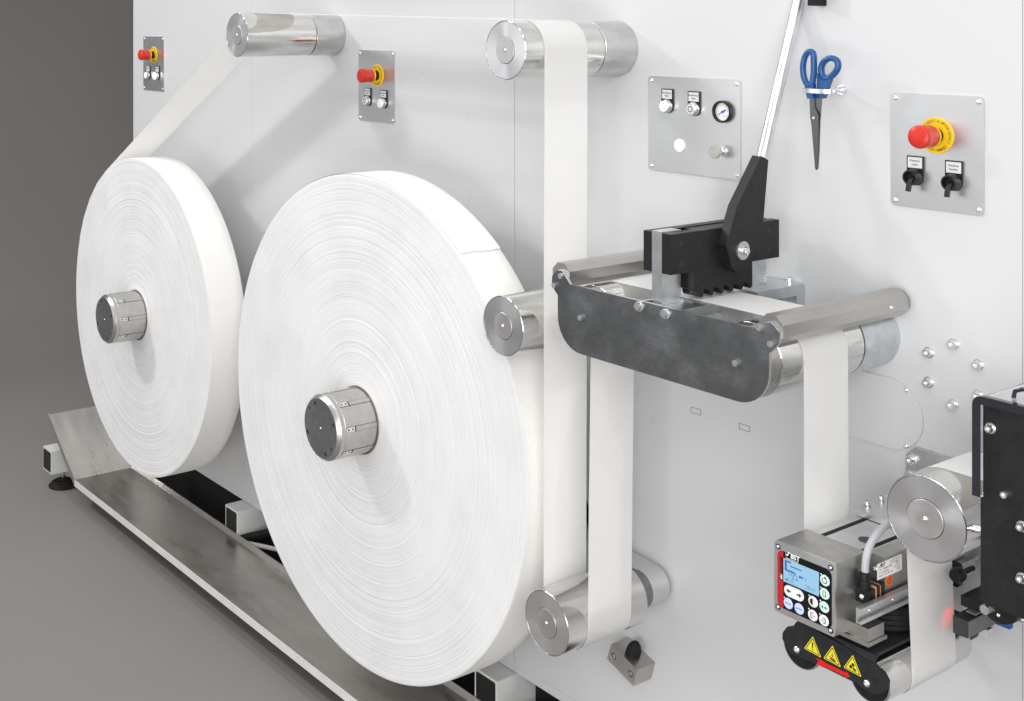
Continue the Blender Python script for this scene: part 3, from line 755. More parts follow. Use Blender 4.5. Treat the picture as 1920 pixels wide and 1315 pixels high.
for px, py in ((1710, 862), (1706.5, 893)):
    x, z = at(px, py, -0.012); bolt(bp, x, -0.012, z, CAP8, WASH8)
# dancer roller on its swing arm
t4 = thing('dancer_roller', (C4[0], 0, C4[1]), 'low aluminium dancer roller on a swing arm with web looped underneath', 'roller')
roller_parts(t4, *C4, gap=-0.103, rear=False)
b = MB(); b.lathe(*C4, [(0.0, -0.101), (0.034, -0.101), (0.036, -0.099), (0.036, -0.094), (0.0345, -0.0935), (0.0345, -0.0905), (0.038, -0.090), (0.038, -0.062), (0, -0.062)], 64); obj('bearing_flange', b, 'chuck_face', t4, (C4[0], 0, C4[1]))
b = MB(); a = R(175); L = 0.30; w = 0.036
ux, uz = math.cos(a), math.sin(a)
pts = [(C4[0] + w * math.cos(a + R(q)), C4[1] + w * math.sin(a + R(q))) for q in range(90, -91, -12)]
pts = [(C4[0] - w * math.cos(a + R(q)), C4[1] - w * math.sin(a + R(q))) for q in range(-90, 91, 12)] + [(C4[0] + L * ux - w * 0.9 * uz * -1, C4[1] + L * uz + w * 0.9 * ux * -1), (C4[0] + L * ux + w * 0.9 * uz * -1, C4[1] + L * uz - w * 0.9 * ux * -1)]
b.py(pts, -0.062, -0.010, 0.0025, 2, 40); obj('swing_arm', b, 'plate_aluminium', t4)

# ------------------------------------------------------------------ splicing table
SPL = (-1.612, 1.183); SPR = (-1.270, 1.183)
st = thing('splicing_table', (-1.44, 0, 1.12), 'splicing table with dark galvanised side plate, black clamp bars and long steel lever', 'splicer')
K4 = lambda cx, cy: at(1000 + cx / 3.1315, 380 + cy / 3.1315, -0.3605)
# side plate outline: flat top edge with octagonal ears, round lower corners
zt, zb_, xl, xr, rc = 1.2445, 1.1215, -1.672, -1.209, 0.060
ear_l = [K4(*p) for p in ((215, 468), (168, 402), (138, 397), (110, 432), (108, 486), (141, 545))]
ear_r = [K4(*p) for p in ((1376, 882), (1441, 832), (1448, 768), (1392, 705), (1345, 706), (1296, 748))]
outline = [(ear_l[0][0], zt)] + ear_l[1:5] + [(xl, ear_l[5][1])] + [(xl + rc - rc * math.cos(R(q)), zb_ + rc - rc * math.sin(R(q))) for q in range(0, 91, 9)] + [(xr - rc + rc * math.sin(R(q)), zb_ + rc - rc * math.cos(R(q))) for q in range(0, 91, 9)] + [(xr, ear_r[0][1])] + ear_r[1:5] + [(ear_r[5][0], zt)]
b = MB(); b.py(outline, -0.3605, -0.3545, 0.0007, 2, 30)
sp = obj('side_plate', b, 'galvanised', st)
sp.data.materials.append(MAT['zinc_light'])
for p in sp.data.polygons:
    if abs(p.normal.y) < 0.97: p.material_index = 1      # edge highlight painted in as brighter zinc
def prism_bar(cx, cz, ang0, name):
    pts = [(cx + 0.0240 * math.cos(R(45 * k + ang0)), cz + 0.0240 * math.sin(R(45 * k + ang0))) for k in range(8)]
    bb = MB(); bb.py(pts, -0.3543, -0.010, 0.0006, 2, 20); o = obj(name, bb, 'bar_steel', st)
    pts = [(cx + 0.0190 * math.cos(R(45 * k + ang0)), cz + 0.0190 * math.sin(R(45 * k + ang0))) for k in range(8)]
    bb = MB(); bb.py(pts, -0.010, -0.0005); obj('end_cap', bb, 'rubber', o); return o
earL = (sum(p[0] for p in ear_l[1:5]) / 4 + 0.008, sum(p[1] for p in ear_l[1:5]) / 4 + 0.002); earR = (sum(p[0] for p in ear_r[1:5]) / 4 - 0.008, sum(p[1] for p in ear_r[1:5]) / 4 + 0.000)
prism_bar(*earL, 22.5, 'tie_bar')
tb = prism_bar(*earR, 22.5, 'tie_bar')
for k in (0,):
    x, z = earR; put('grub_screw', SCREW, tb, (x + 0.0220, -0.062, z + 0.0), ROT_X)
for (cx, cy), hd, ws in (((275, 675), HEX6, None), ((1186, 942), HEX6, None), ((617, 608), HEX8, WASH8), ((772, 652), HEX8, WASH8), ((160, 430), HEX6, None), ((122, 486), HEX6, None), ((1327, 733), HEX6, None), ((1393, 829), HEX6, None)):
    x, z = K4(cx + 8, cy); bolt(sp, x, -0.3605, z, hd, ws)
for c in (SPL, SPR):
    org = (c[0], 0, c[1])
    b = MB(); b.lathe(*c, [(0.02, -0.104), (RR - 0.001, -0.104), (RR, -0.105), (RR, -0.3245), (RR - 0.001, -0.3255), (0.02, -0.3255)], 128); ro_ = obj('table_roller', b, 'roller_shell', st, org)
    b = MB(); b.lathe(*c, [(0.02, -0.3265), (RR - 0.0004, -0.3265), (RR - 0.0004, -0.3538), (0.02, -0.3538)], 96); obj('sleeve', b, 'sleeve_steel', ro_, org)
    b = MB(); b.lathe(*c, [(0.02, -0.1020), (RR + 0.0002, -0.1020), (RR + 0.0002, -0.001), (0.02, -0.001)], 96); obj('rear_collar', b, 'zinc', ro_, org)
# cross members below the web
b = MB(); b.box(-1.4585, -1.395, -0.3543, -0.140, 1.224, 1.2415, 0.0008, 1); obj('cross_member', b, 'zinc', st)
b = MB(); b.box(-1.392, -1.335, -0.3543, -0.02, 1.150, 1.156, 0.0008, 1); obj('cross_member', b, 'zinc_light', st)
b = MB(); b.box(-1.500, -1.494, -0.3543, -0.02, 1.145, 1.236, 0.0008, 1); obj('cross_member', b, 'zinc_light', st)
# posts
b = MB(); b.box(-1.4585, -1.4365, -0.3450, -0.296, 1.2418, 1.3675, 0.0012, 2); obj('clamp_post', b, 'zinc', st)
b = MB(); b.box(-1.4585, -1.4365, -0.112, -0.060, 1.2462, 1.3675, 0.0012, 2); obj('clamp_post', b, 'zinc', st)
# rear bracket
b = MB(); b.box(-1.500, -1.3975, -0.1385, -0.002, 1.226, 1.2458, 0.0012, 2); rb = obj('rear_bracket', b, 'zinc_light', st)
b = MB(); b.box(-1.430, -1.3978, -0.024, -0.002, 1.150, 1.2258, 0.0010, 2); obj('bracket_leg', b, 'zinc_light', rb)
bolt(rb, -1.415, -0.022, 1.2458, CAP8, WASH8, ROT_Z)
# black clamp bars either side of the posts
for x0, x1 in ((-1.4772, -1.4587), (-1.4363, -1.4174)):
    b = MB(); b.box(x0, x1, -0.3452, -0.0485, 1.2965, 1.3655, 0.0010, 2); cb_ = obj('clamp_bar', b, 'black_metal', st)
    if x1 > -1.42:
        for yy in (-0.316, -0.076):
            for zz in (1.3475, 1.3140):
                b = MB(); b.lathe(yy, zz, [(0, x1 - 0.004), (0.0030, x1 - 0.0040), (0.0034, x1 + 0.0003), (0.0046, x1 + 0.0003), (0.0050, x1 - 0.0002)], 22, 'X'); obj('counterbore', b, 'socket_dark', cb_); put('screw', SCREW_S, cb_, (x1 - 0.0036, yy, zz), ROT_X)
b = MB(); b.box(-1.4584, -1.4366, -0.262, -0.112, 1.345, 1.3640, 0.0008, 1); obj('spacer', b, 'black_metal', st)
# toothed presser between the posts
b = MB(); n = 6; step = (0.2850 - 0.1255) / n
tp = [(-0.2850, 1.2965), (-0.1255, 1.2965)]
for k in range(n):
    ya = -0.1255 - step * k
    tp += [(ya, 1.2530), (ya - step * 0.08, 1.2500), (ya - step * 0.24, 1.2490), (ya - step * 0.34, 1.2512), (ya - step * 0.42, 1.2585), (ya - step * 0.98, 1.2640)]
tp += [(-0.2850, 1.2640)]
b.pxx(tp, -1.4563, -1.4178, 0.0003, 1, 30); obj('toothed_presser', b, 'black_metal', st)
# lever
XL0, XL1 = -1.4172, -1.3980
KL = lambda cx, cy: atx(1340 + cx / 5.057, 260 + cy / 5.057, XL1)
pts = [KL(*p) for p in ((442, 168), (510, 195), (462, 780), (440, 840), (400, 1010), (372, 1090))]
pc = KL(255, 1065); pr_ = 0.0395
a0, a1 = -25, -178
pts += [(pc[0] + pr_ * 0.88 * math.cos(R(q)), pc[1] + pr_ * math.sin(R(q))) for q in range(a0, a1, -13)]
pts += [KL(*p) for p in ((108, 1015), (212, 645))]
b = MB(); b.pxx(pts, XL0, XL1, 0.0010, 2, 30); lv = obj('lever_arm', b, 'black_metal', st)
pv = KL(258, 1060)
put('pivot_washer', WASHBIG, lv, (XL1, pv[0], pv[1]), ROT_X)
bolt(lv, XL1 + 0.004, pv[0], pv[1], CAP8, None, ROT_X)
r0 = atx(1430.5, 292, -1.4076); r1 = atx(1497.5, 0, -1.4076)
d = Vector((0, r1[0] - r0[0], r1[1] - r0[1]))
p0 = Vector((-1.4076, r0[0], r0[1])) - d * 0.02; p1_ = p0 + d * 1.45
b = MB(); b.tube([p0, p0 + d * 0.5, p1_], 0.0103, 32); obj('lever_handle', b, 'zinc_light', st)
# rest for the lever, on the wall
b = MB(); x, z = at(1524, 11, -0.03)
b.box(x - 0.008, x + 0.008, -0.034, -0.0003, z, z + 0.055, 0.002, 2)
lr = obj('rest_pad', b, 'rubber', None)
tag(lr, 'small black rubber rest block on the wall behind the steel lever', 'rest block'); lr.name = 'lever_rest'

# ------------------------------------------------------------------ web guide with keypad
YG = -0.3650
wg = thing('web_guide', (-1.13, 0, 0.70), 'web guiding unit with blue screen and round keys above a black roller frame', 'web guide')
gx0, gx1, gz0, gz1 = -1.1955, -1.0925, 0.8180, 0.9250
KG = lambda cx, cy: at(1440 + cx / 4.696, 940 + cy / 4.696, YG)
b = MB(); b.box(gx0, gx1, YG + 0.004, -0.285, gz0, gz1, 0.0035, 3); hs = obj('control_box', b, 'cast_aluminium', wg)
b = MB(); b.py(rrect(gx0 - 0.0008, gx1 + 0.0008, gz0 - 0.0008, gz1 + 0.0008, 0.004), YG, YG + 0.0042, 0.0012, 2, 40); bz = obj('front_bezel', b, 'plate_aluminium', hs)
for x in (gx0 + 0.0062, gx1 - 0.0062):
    for z in (gz0 + 0.0070, gz1 - 0.0070):
        b = MB(); b.lathe(x, z, [(0, YG - 0.0001), (0.0044, YG - 0.0003), (0.0047, YG + 0.0004)], 22); obj('screw_well', b, 'socket_dark', bz)
        put('screw', SCREW_S, bz, (x, YG - 0.0003, z))
fx0, fx1, fz0, fz1 = gx0 + 0.0055, gx1 - 0.0042, gz0 + 0.0085, gz1 - 0.0105
y1 = YG - 0.0006
pan = rrect(fx0, fx1, fz0, fz1, 0.0095, 6)
b = MB(); b.py(pan, y1, YG + 0.001, 0.0, 1); fp = obj('keypad_foil', b, 'panel_dark', bz)
xs_ = fx0 + 0.0105
b = MB(); b.py([p for p in pan if p[0] <= fx0 + 0.0100] [0:0] + [(xs_, fz1)] + [p for p in pan[6:18] if p[0] < xs_] + [(xs_, fz0)], y1 - 0.0003, y1 + 0.0002); obj('red_stripe', b, 'panel_red', fp)
y2 = y1 - 0.0006
def quad(mat, name, parent, x0, x1, z0, z1, yy=None, depth=0.0004):
    b = MB(); yy = y2 if yy is None else yy
    b.box(x0, x1, yy, yy + depth, z0, z1); return obj(name, b, mat, parent)
S0 = KG(140, 497); S1 = KG(452, 830)
scx0, scx1 = S0[0], S1[0]; scz1 = KG(140, 497)[1]; scz0 = KG(447, 835)[1]
scr = quad('screen', 'display', fp, scx0, scx1, scz0, scz1)
W_, H_ = scx1 - scx0, scz1 - scz0
def mark(u0, u1, v0, v1): quad('screen_mark', 'display_mark', scr, scx0 + u0 * W_, scx0 + u1 * W_, scz0 + v0 * H_, scz0 + v1 * H_, y2 - 0.0002, 0.00015)
for q in ((0.04, 0.10, 0.50, 0.95), (0.101, 0.33, 0.50, 0.58), (0.101, 0.22, 0.88, 0.95), (0.20, 0.52, 0.74, 0.79), (0.44, 0.55, 0.43, 0.52), (0.551, 0.66, 0.43, 0.44), (0.551, 0.66, 0.51, 0.52), (0.65, 0.66, 0.441, 0.509), (0.04, 0.055, 0.10, 0.14), (0.065, 0.08, 0.10, 0.17), (0.09, 0.105, 0.10, 0.20), (0.115, 0.13, 0.10, 0.23), (0.04, 0.42, 0.05, 0.06), (0.62, 0.74, 0.10, 0.115), (0.62, 0.74, 0.24, 0.255), (0.725, 0.74, 0.116, 0.239), (0.66, 0.71, 0.17, 0.19)): mark(*q)
lettering(scr, [("1.0", scx0 + 0.15 * W_, scz0 + 0.36 * H_, 0.0062, 'L', 0), ("3.0", scx0 + 0.16 * W_, scz0 + 0.12 * H_, 0.0062, 'L', 0), ("3.5", scx0 + 0.78 * W_, scz0 + 0.11 * H_, 0.0062, 'L', 0)], 'screen_mark', lambda u, v: (u, y2 - 0.0002, v))
tx, tz = scx0 + 0.34 * W_, scz0 + 0.26 * H_
vv = [(tx - 0.0055, tz), (tx + 0.0055, tz), (tx, tz + 0.011)]; vi = [(tx - 0.0040, tz + 0.0009), (tx + 0.0040, tz + 0.0009), (tx, tz + 0.0088)]
flat(scr, [(a, y2 - 0.0002, c) for a, c in vv + vi], [(0, 1, 4, 3), (1, 2, 5, 4), (2, 0, 3, 5)], 'screen_mark', 'display_mark')
# maker's mark
LG = KG(160, 475)
lettering(fp, [("BST", KG(203, 500)[0], KG(203, 496)[1] - 0.0006, 0.0098, 'L', 0.03), ("International", KG(162, 500)[0], KG(162, 492)[1] - 0.0020, 0.0042, 'L', 0.008)], 'label_white', lambda u, v: (u, y2, v), 'maker_mark')
ex, ez = KG(160, 440)[0], KG(162, 480)[1]
hb = 0.0072
flat(fp, [(ex, y2, ez), (ex + 0.0004, y2, ez), (ex + 0.0004, y2, ez + hb), (ex, y2, ez + hb)] + [(ex + 0.001 + 0.0062 * a, y2, ez + 0.0008 + hb * c) for a, c in ((0, 0.05), (0.35, 0.0), (0.62, 0.22), (0.70, 0.62), (1.0, 0.66), (1.0, 0.95), (0.62, 0.92), (0.42, 0.70), (0.36, 0.36), (0, 0.34))], [(0, 1, 2, 3), (4, 5, 13), (5, 6, 12), (5, 12, 13), (6, 7, 11), (6, 11, 12), (7, 10, 11), (7, 8, 9), (7, 9, 10)], 'label_white', 'maker_mark')
# vertical type strip on the red stripe
quad('panel_dark', 'type_strip', fp, fx0 + 0.0052, fx0 + 0.0112, KG(110, 690)[1], KG(120, 490)[1], y1 - 0.0005, 0.0003)
lettering(fp, [("ekr", 0, -0.0020, 0.0064, 'L', 0.02)], 'label_white', lambda u, v: (fx0 + 0.0082 - v * 1.0 - 0.001, y1 - 0.0007, KG(110, 685)[1] + 0.0008 + u))
lettering(fp, [("500 digital", 0.0105, -0.0016, 0.0052, 'L', 0.0)], 'panel_red', lambda u, v: (fx0 + 0.0082 - v - 0.001, y1 - 0.0007, KG(110, 685)[1] + 0.0008 + u))
# keys
def key(cx, cy, r, mat, icon=None):
    x, z = KG(cx, cy); b = MB(); b.lathe(x, z, [(0, y2 - 0.0004), (r * 0.9, y2 - 0.0003), (r, y2 + 0.0004)], 36); k = obj('key', b, mat, fp)
    yk = y2 - 0.0006
    Q = lambda pts, faces: flat(k, [(x + a * r, yk, z + c * r) for a, c in pts], faces, 'ink_black', 'key_symbol')
    if icon == 'cycle':
        P_, F_ = [], []
        for i in range(25):
            a = R(70 - 300 * i / 24); P_ += [(0.55 * math.cos(a), 0.55 * math.sin(a)), (0.42 * math.cos(a), 0.42 * math.sin(a))]
            if i: F_.append((2 * i - 2, 2 * i - 1, 2 * i + 1, 2 * i))
        P_ += [(-0.05, 0.80), (-0.05, 0.25), (0.35, 0.52)]; F_.append((50, 51, 52)); Q(P_, F_)
    elif icon == 'hand':
        Q([(-0.3, -0.5), (0.3, -0.5), (0.32, 0.1), (-0.32, 0.1), (-0.25, 0.55), (-0.08, 0.62), (0.1, 0.62), (0.28, 0.5), (-0.2, -0.4), (0.2, -0.4), (0.22, 0.12), (-0.22, 0.12)], [(0, 1, 9, 8), (1, 2, 10, 9), (3, 0, 8, 11), (3, 11, 4), (2, 7, 10), (11, 5, 4), (10, 7, 6)])
    elif icon == 'arrows':
        Q([(-0.75, 0.05), (-0.75, -0.05), (-0.4, -0.05), (-0.4, -0.25), (-0.05, 0), (-0.4, 0.25), (-0.4, 0.05), (0.75, 0.05), (0.75, -0.05), (0.4, -0.05), (0.4, -0.25), (0.05, 0), (0.4, 0.25), (0.4, 0.05)], [(0, 1, 2, 6), (3, 4, 5), (7, 8, 9, 13), (10, 11, 12)])
    elif icon == 'half':
        pts = [(0.62 * math.cos(R(90 + 180 * i / 16)), 0.62 * math.sin(R(90 + 180 * i / 16))) for i in range(17)]; Q(pts, [tuple(range(17))])
    elif icon in ('brl', 'brr'):
        s_ = 1 if icon == 'brl' else -1
        Q([(-0.4 * s_, 0.5), (-0.4 * s_, -0.5), (-0.25 * s_, -0.5), (-0.25 * s_, 0.5), (0.2 * s_, 0.5), (0.2 * s_, 0.38), (-0.25 * s_, 0.38), (0.2 * s_, -0.5), (0.2 * s_, -0.38), (-0.25 * s_, -0.38), (0.55 * s_, 0.06), (0.55 * s_, -0.06), (-0.02 * s_, -0.06), (-0.02 * s_, 0.06)], [(0, 1, 2, 3), (3, 4, 5, 6), (2, 7, 8, 9), (10, 11, 12, 13)])
    elif icon: lettering(k, [(icon, x, z - 0.0011, 0.0036, 'C', 0.01)], 'blue_ink', lambda u, v: (u, yk, v))
kr = 0.0082
key(503, 698, kr, 'key_green', 'cycle'); key(501, 815, kr, 'key_green', 'hand'); key(498, 932, kr, 'key_green', 'arrows')
key(400, 885, kr, 'key_white', 'half'); key(397, 1005, kr, 'key_white', 'brl'); key(495, 1050, kr, 'key_white', 'brr')
key(181, 900, kr, 'key_blue', 'SETUP'); key(277, 947, kr, 'key_blue', 'ENTER')
ka = KG(190, 788); kb_ = KG(277, 828); kz = (ka[1] + kb_[1]) / 2
b = MB(); b.py(rrect(ka[0] - 0.0085, kb_[0] + 0.0085, kz - 0.0085, kz + 0.0085, 0.0084, 8), y2 - 0.0004, y2 + 0.0004); ak = obj('arrow_key', b, 'key_white', fp)
for s_, xx in ((1, ka[0] - 0.0005), (-1, kb_[0] + 0.0005)):
    flat(ak, [(xx + s_ * a, y2 - 0.0006, kz + c) for a, c in ((-0.0042, 0), (0, 0.0034), (0, 0.0012), (0.0042, 0.0012), (0.0042, -0.0012), (0, -0.0012), (0, -0.0034))], [(0, 1, 6), (2, 3, 4, 5)], 'ink_black', 'key_symbol')
for cx, cy in ((470, 640), (468, 757), (464, 873), (366, 828), (363, 945), (461, 992), (147, 845)):
    x, z = KG(cx, cy); b = MB(); b.lathe(x, z, [(0, y2 - 0.0003), (0.0009, y2 - 0.0001), (0.0011, y2 + 0.0004)], 12); obj('status_lamp', b, 'label_white', fp)
# extruded body behind the box
bx0, bx1 = -1.1905, -1.0735
b = MB(); b.box(bx0, -1.0975, -0.284, -0.028, 0.835, 0.9190, 0.0015, 2); bd = obj('body_profile', b, 'plate_aluminium', wg)
for xx in (-1.1780, -1.1090):
    b = MB(); b.box(xx, xx + 0.0075, -0.2835, -0.030, 0.9175, 0.9196); obj('slot', b, 'void_black', bd)
b = MB(); b.lathe(-1.125, -0.232, [(0, 0.9196), (0.0125, 0.9196), (0.0125, 0.9180)], 32, 'Z'); obj('round_recess', b, 'socket_dark', bd)
# terminal box with rating label on the right hand side
b = MB(); b.box(-1.0965, -1.0700, -0.272, -0.05, 0.8620, 0.9205, 0.0030, 3); tb_ = obj('terminal_box', b, 'cast_aluminium', wg)
put('screw', SCREW, tb_, (-1.0850, -0.272, 0.898))
XB = -1.0700
KB = lambda cx, cy: atx(1630 + cx / 16.44, 1030 + cy / 16.44, XB)
ly0, lz1 = KB(240, 470); ly1 = KB(1000, 150)[0]; lz0 = KB(235, 965)[1]
b = MB(); b.pxx([(ly0, lz0), (ly1, lz0), (ly1, lz1), (ly0, lz1)], XB, XB + 0.0003); lb = obj('rating_label', b, 'label_white', tb_)
fnl = lambda u, v: (XB + 0.0005, ly0 + u, lz0 + v)
hL, wL = lz1 - lz0, ly1 - ly0
lettering(lb, [("BST", wL * 0.14, hL * 0.74, hL * 0.30, 'L', 0.03), ("Heidsieker Heide 53", wL * 0.50, hL * 0.84, hL * 0.13, 'L', 0), ("D-33739 Bielefeld", wL * 0.50, hL * 0.70, hL * 0.13, 'L', 0), ("Typ", wL * 0.08, hL * 0.55, hL * 0.14, 'L', 0.005), ("Compact Guide", wL * 0.22, hL * 0.55, hL * 0.16, 'L', 0.015), ("100.120", wL * 0.72, hL * 0.55, hL * 0.14, 'L', 0.0), ("A-Nr. 403301442", wL * 0.08, hL * 0.34, hL * 0.14, 'L', 0.005), ("PN 1.0/8", wL * 0.68, hL * 0.36, hL * 0.14, 'L', 0.005), ("Baujahr 32/1238  BNr. 4422", wL * 0.08, hL * 0.16, hL * 0.13, 'L', 0.005), ("2013", wL * 0.80, hL * 0.18, hL * 0.14, 'L', 0.005)], 'ink_black', fnl)
flat(lb, [fnl(wL * 0.07 + hL * 0.26 * a, hL * 0.72 + hL * 0.24 * c) for a, c in ((0, 0), (0.5, 0.1), (0.75, 0.7), (1.1, 0.75), (1.1, 1.0), (0.6, 0.95), (0.35, 0.35), (0, 0.3))], [(0, 1, 6, 7), (1, 2, 5, 6), (2, 3, 4, 5)], 'ink_black', 'maker_mark')
oy, oz = KB(610, 970)
b = MB(); b.lathe(oy, oz, [(0, XB + 0.0003), (0.0085, XB + 0.0003), (0.0085, XB - 0.0001)], 32, 'X'); obj('test_sticker', b, 'orange_sticker', tb_)
b = MB(); b.lathe(oy, oz, [(0.0035, XB + 0.0006), (0.0045, XB + 0.0006), (0.0045, XB + 0.0002), (0.0035, XB + 0.0002)], 24, 'X', close=True); obj('test_mark', b, 'ink_brown', tb_)
# plug and cable
b = MB(); b.box(-1.0925, -1.0700, -0.3120, -0.2960, 0.8585, 0.8800, 0.0020, 2); pl = obj('connector_plug', b, 'black_plastic', wg)
b = MB(); b.box(-1.0940, -1.0690, -0.2958, -0.2742, 0.8560, 0.8830, 0.0015, 2); obj('socket_base', b, 'black_plastic', pl)
for yy in (-0.2960, -0.2855): 
    b = MB(); b.py(rrect(-1.0948, -1.0682, 0.8552, 0.8838, 0.003), yy - 0.0007, yy + 0.0007); obj('gasket', b, 'copper_gasket', pl)
b = MB(); b.lathe(-1.0820, -0.304, [(0, 0.879), (0.0086, 0.879), (0.0088, 0.889), (0.0078, 0.890), (0.0078, 0.892), (0.0086, 0.893), (0.0080, 0.902), (0.0058, 0.9035), (0, 0.9035)], 28, 'Z'); obj('cable_gland', b, 'black_plastic', pl)
put('screw', SCREW, pl, (-1.0820, -0.3120, 0.868))
path = []
P0, P1, P2, P3 = Vector((-1.082, -0.304, 0.900)), Vector((-1.083, -0.303, 0.955)), Vector((-1.085, -0.262, 0.962)), Vector((-1.075, -0.13, 0.985))
for k in range(25):
    q = k / 24; path.append(P0 * (1 - q) ** 3 + P1 * 3 * q * (1 - q) ** 2 + P2 * 3 * q * q * (1 - q) + P3 * q ** 3)
b = MB(); b.tube(path, 0.0056, 14); obj('cable', b, 'cable_grey', pl)
# mounting plate with cap screws on top, towards the wall
b = MB(); b.box(-1.200, -1.060, -0.158, -0.004, 0.9200, 0.9290, 0.0008, 1); mp_ = obj('mounting_plate', b, 'plate_aluminium', wg)
for yy, xx in ((-0.130, -1.1885), (-0.090, -1.1885)): bolt(mp_, xx, yy, 0.9290, CAP6, WASH6, ROT_Z)
# rail on the right hand side
xr0 = -1.0660
ry, rz = atx(1579, 1151, xr0 + 0.012); 
b = MB(); zz0, zz1 = 0.8460, 0.8690
prof = [(xr0, zz0), (xr0 + 0.0085, zz0), (xr0 + 0.0085, zz0 + 0.005), (xr0 + 0.0065, zz0 + 0.005), (xr0 + 0.0065, zz0 + 0.0022), (xr0 + 0.0030, zz0 + 0.0022), (xr0 + 0.0030, zz1 - 0.0022), (xr0 + 0.0065, zz1 - 0.0022), (xr0 + 0.0065, zz1 - 0.005), (xr0 + 0.0085, zz1 - 0.005), (xr0 + 0.0085, zz1), (xr0, zz1)]
b.py(prof, -0.352, -0.03, 0.0003, 1); rl = obj('sensor_rail', b, 'plate_aluminium', wg)
for yy in (-0.322, -0.262): put('screw', SCREW_S, rl, (xr0 + 0.0031, yy, (zz0 + zz1) / 2), ROT_X)
b = MB(); b.box(-1.110, -1.0600, -0.330, -0.290, 0.8140, 0.8330, 0.001, 2); obj('pivot_block', b, 'cast_aluminium', wg)
b = MB(); b.box(-1.112, -1.0575, -0.334, -0.286, 0.8080, 0.8135, 0.0008, 1); obj('pivot_plate', b, 'cast_aluminium', wg)
b = MB(); b.lathe(-1.118, -0.215, [(0, 0.805), (0.064, 0.805), (0.067, 0.809), (0.064, 0.813), (0.067, 0.817), (0.064, 0.821), (0.067, 0.825), (0.064, 0.829), (0.067, 0.833), (0.06, 0.838), (0, 0.838)], 40, 'Z'); obj('bellows', b, 'rubber', wg)
# lower pivoting frame with two small rollers
YFR = -0.3350
cl, cr_ = (-1.1755, 0.7565), (-1.0605, 0.7565)
b = MB()
pts = [(cl[0] - 0.0225 + 0.0, cl[1] + 0.014)]
KF = lambda cx, cy: at(1440 + cx / 4.8, 1120 + cy / 4.8, YFR)
lft = [KF(*p) for p in ((232, 262), (170, 268), (132, 318), (128, 372), (160, 440), (210, 505), (300, 548))]
low = [KF(*p) for p in ((420, 590), (790, 775))]
rgt = [KF(*p) for p in ((880, 838), (960, 872), (1030, 868), (1078, 822), (1083, 758), (1048, 690), (975, 618))]
top = [KF(*p) for p in ((940, 590), (270, 208), (245, 235))]
b.py(lft + low + rgt + top, YFR, YFR + 0.005, 0.0012, 2, 40); fr = obj('frame_plate', b, 'black_powder', wg)
tz_ = (KF(270, 208)[1] + KF(940, 590)[1]) / 2; txl, txr = KF(262, 208)[0], KF(950, 590)[0]
b = MB(); prf = [(YFR + 0.0008, tz_ - 0.012), (YFR + 0.0025, tz_ - 0.003), (YFR + 0.007, tz_ + 0.003), (YFR + 0.016, tz_ + 0.0055), (-0.10, tz_ + 0.0055), (-0.10, tz_ + 0.0005), (YFR + 0.016, tz_ + 0.0005), (YFR + 0.0085, tz_ - 0.002), (YFR + 0.0055, tz_ - 0.008), (YFR + 0.0055, tz_ - 0.012)]
b.pxx(prf, txl, txr, 0.0, 1); obj('frame_top', b, 'black_powder', fr)
for px, py in ((1485.2, 1199), (1638.5, 1274.5)):
    x, z = at(px, py, YFR); b = MB(); b.lathe(x, z, [(0, YFR - 0.0002), (0.0032, YFR - 0.0003), (0.0036, YFR + 0.0004)], 20); obj('frame_hole', b, 'void_black', fr)
for px, py in ((1494.5, 1218), (1625.8, 1281.5)):
    x, z = at(px, py, YFR); put('screw', SCREW, fr, (x, YFR, z)).scale = (1.35, 1.35, 1.35)
RS = 0.0325
for c in (cl, cr_):
    org = (c[0], 0, c[1])
    b = MB(); b.lathe(*c, [(0.006, -0.105), (RS - 0.001, -0.105), (RS, -0.106), (RS, -0.3255), (RS - 0.0008, -0.3268), (RS - 0.002, -0.3268), (RS - 0.0024, -0.3255), (0.006, -0.3255)], 96); sr = obj('small_roller', b, 'roller_shell', wg, org)
    b = MB(); b.lathe(*c, [(0.0, -0.3262), (RS - 0.0026, -0.3262), (RS - 0.0026, -0.320), (0, -0.320)], 64); obj('end_shield', b, 'black_plastic', sr, org)
    b = MB(); b.lathe(*c, [(0.0, -0.1045), (0.014, -0.1045), (0.014, -0.05), (0, -0.05)], 40); obj('journal', b, 'black_plastic', sr, org)
b = MB(); b.box(cl[0] - 0.012, cr_[0] + 0.015, -0.1040, -0.0980, 0.745, tz_ + 0.005, 0.002, 2); obj('rear_frame_plate', b, 'black_powder', wg)
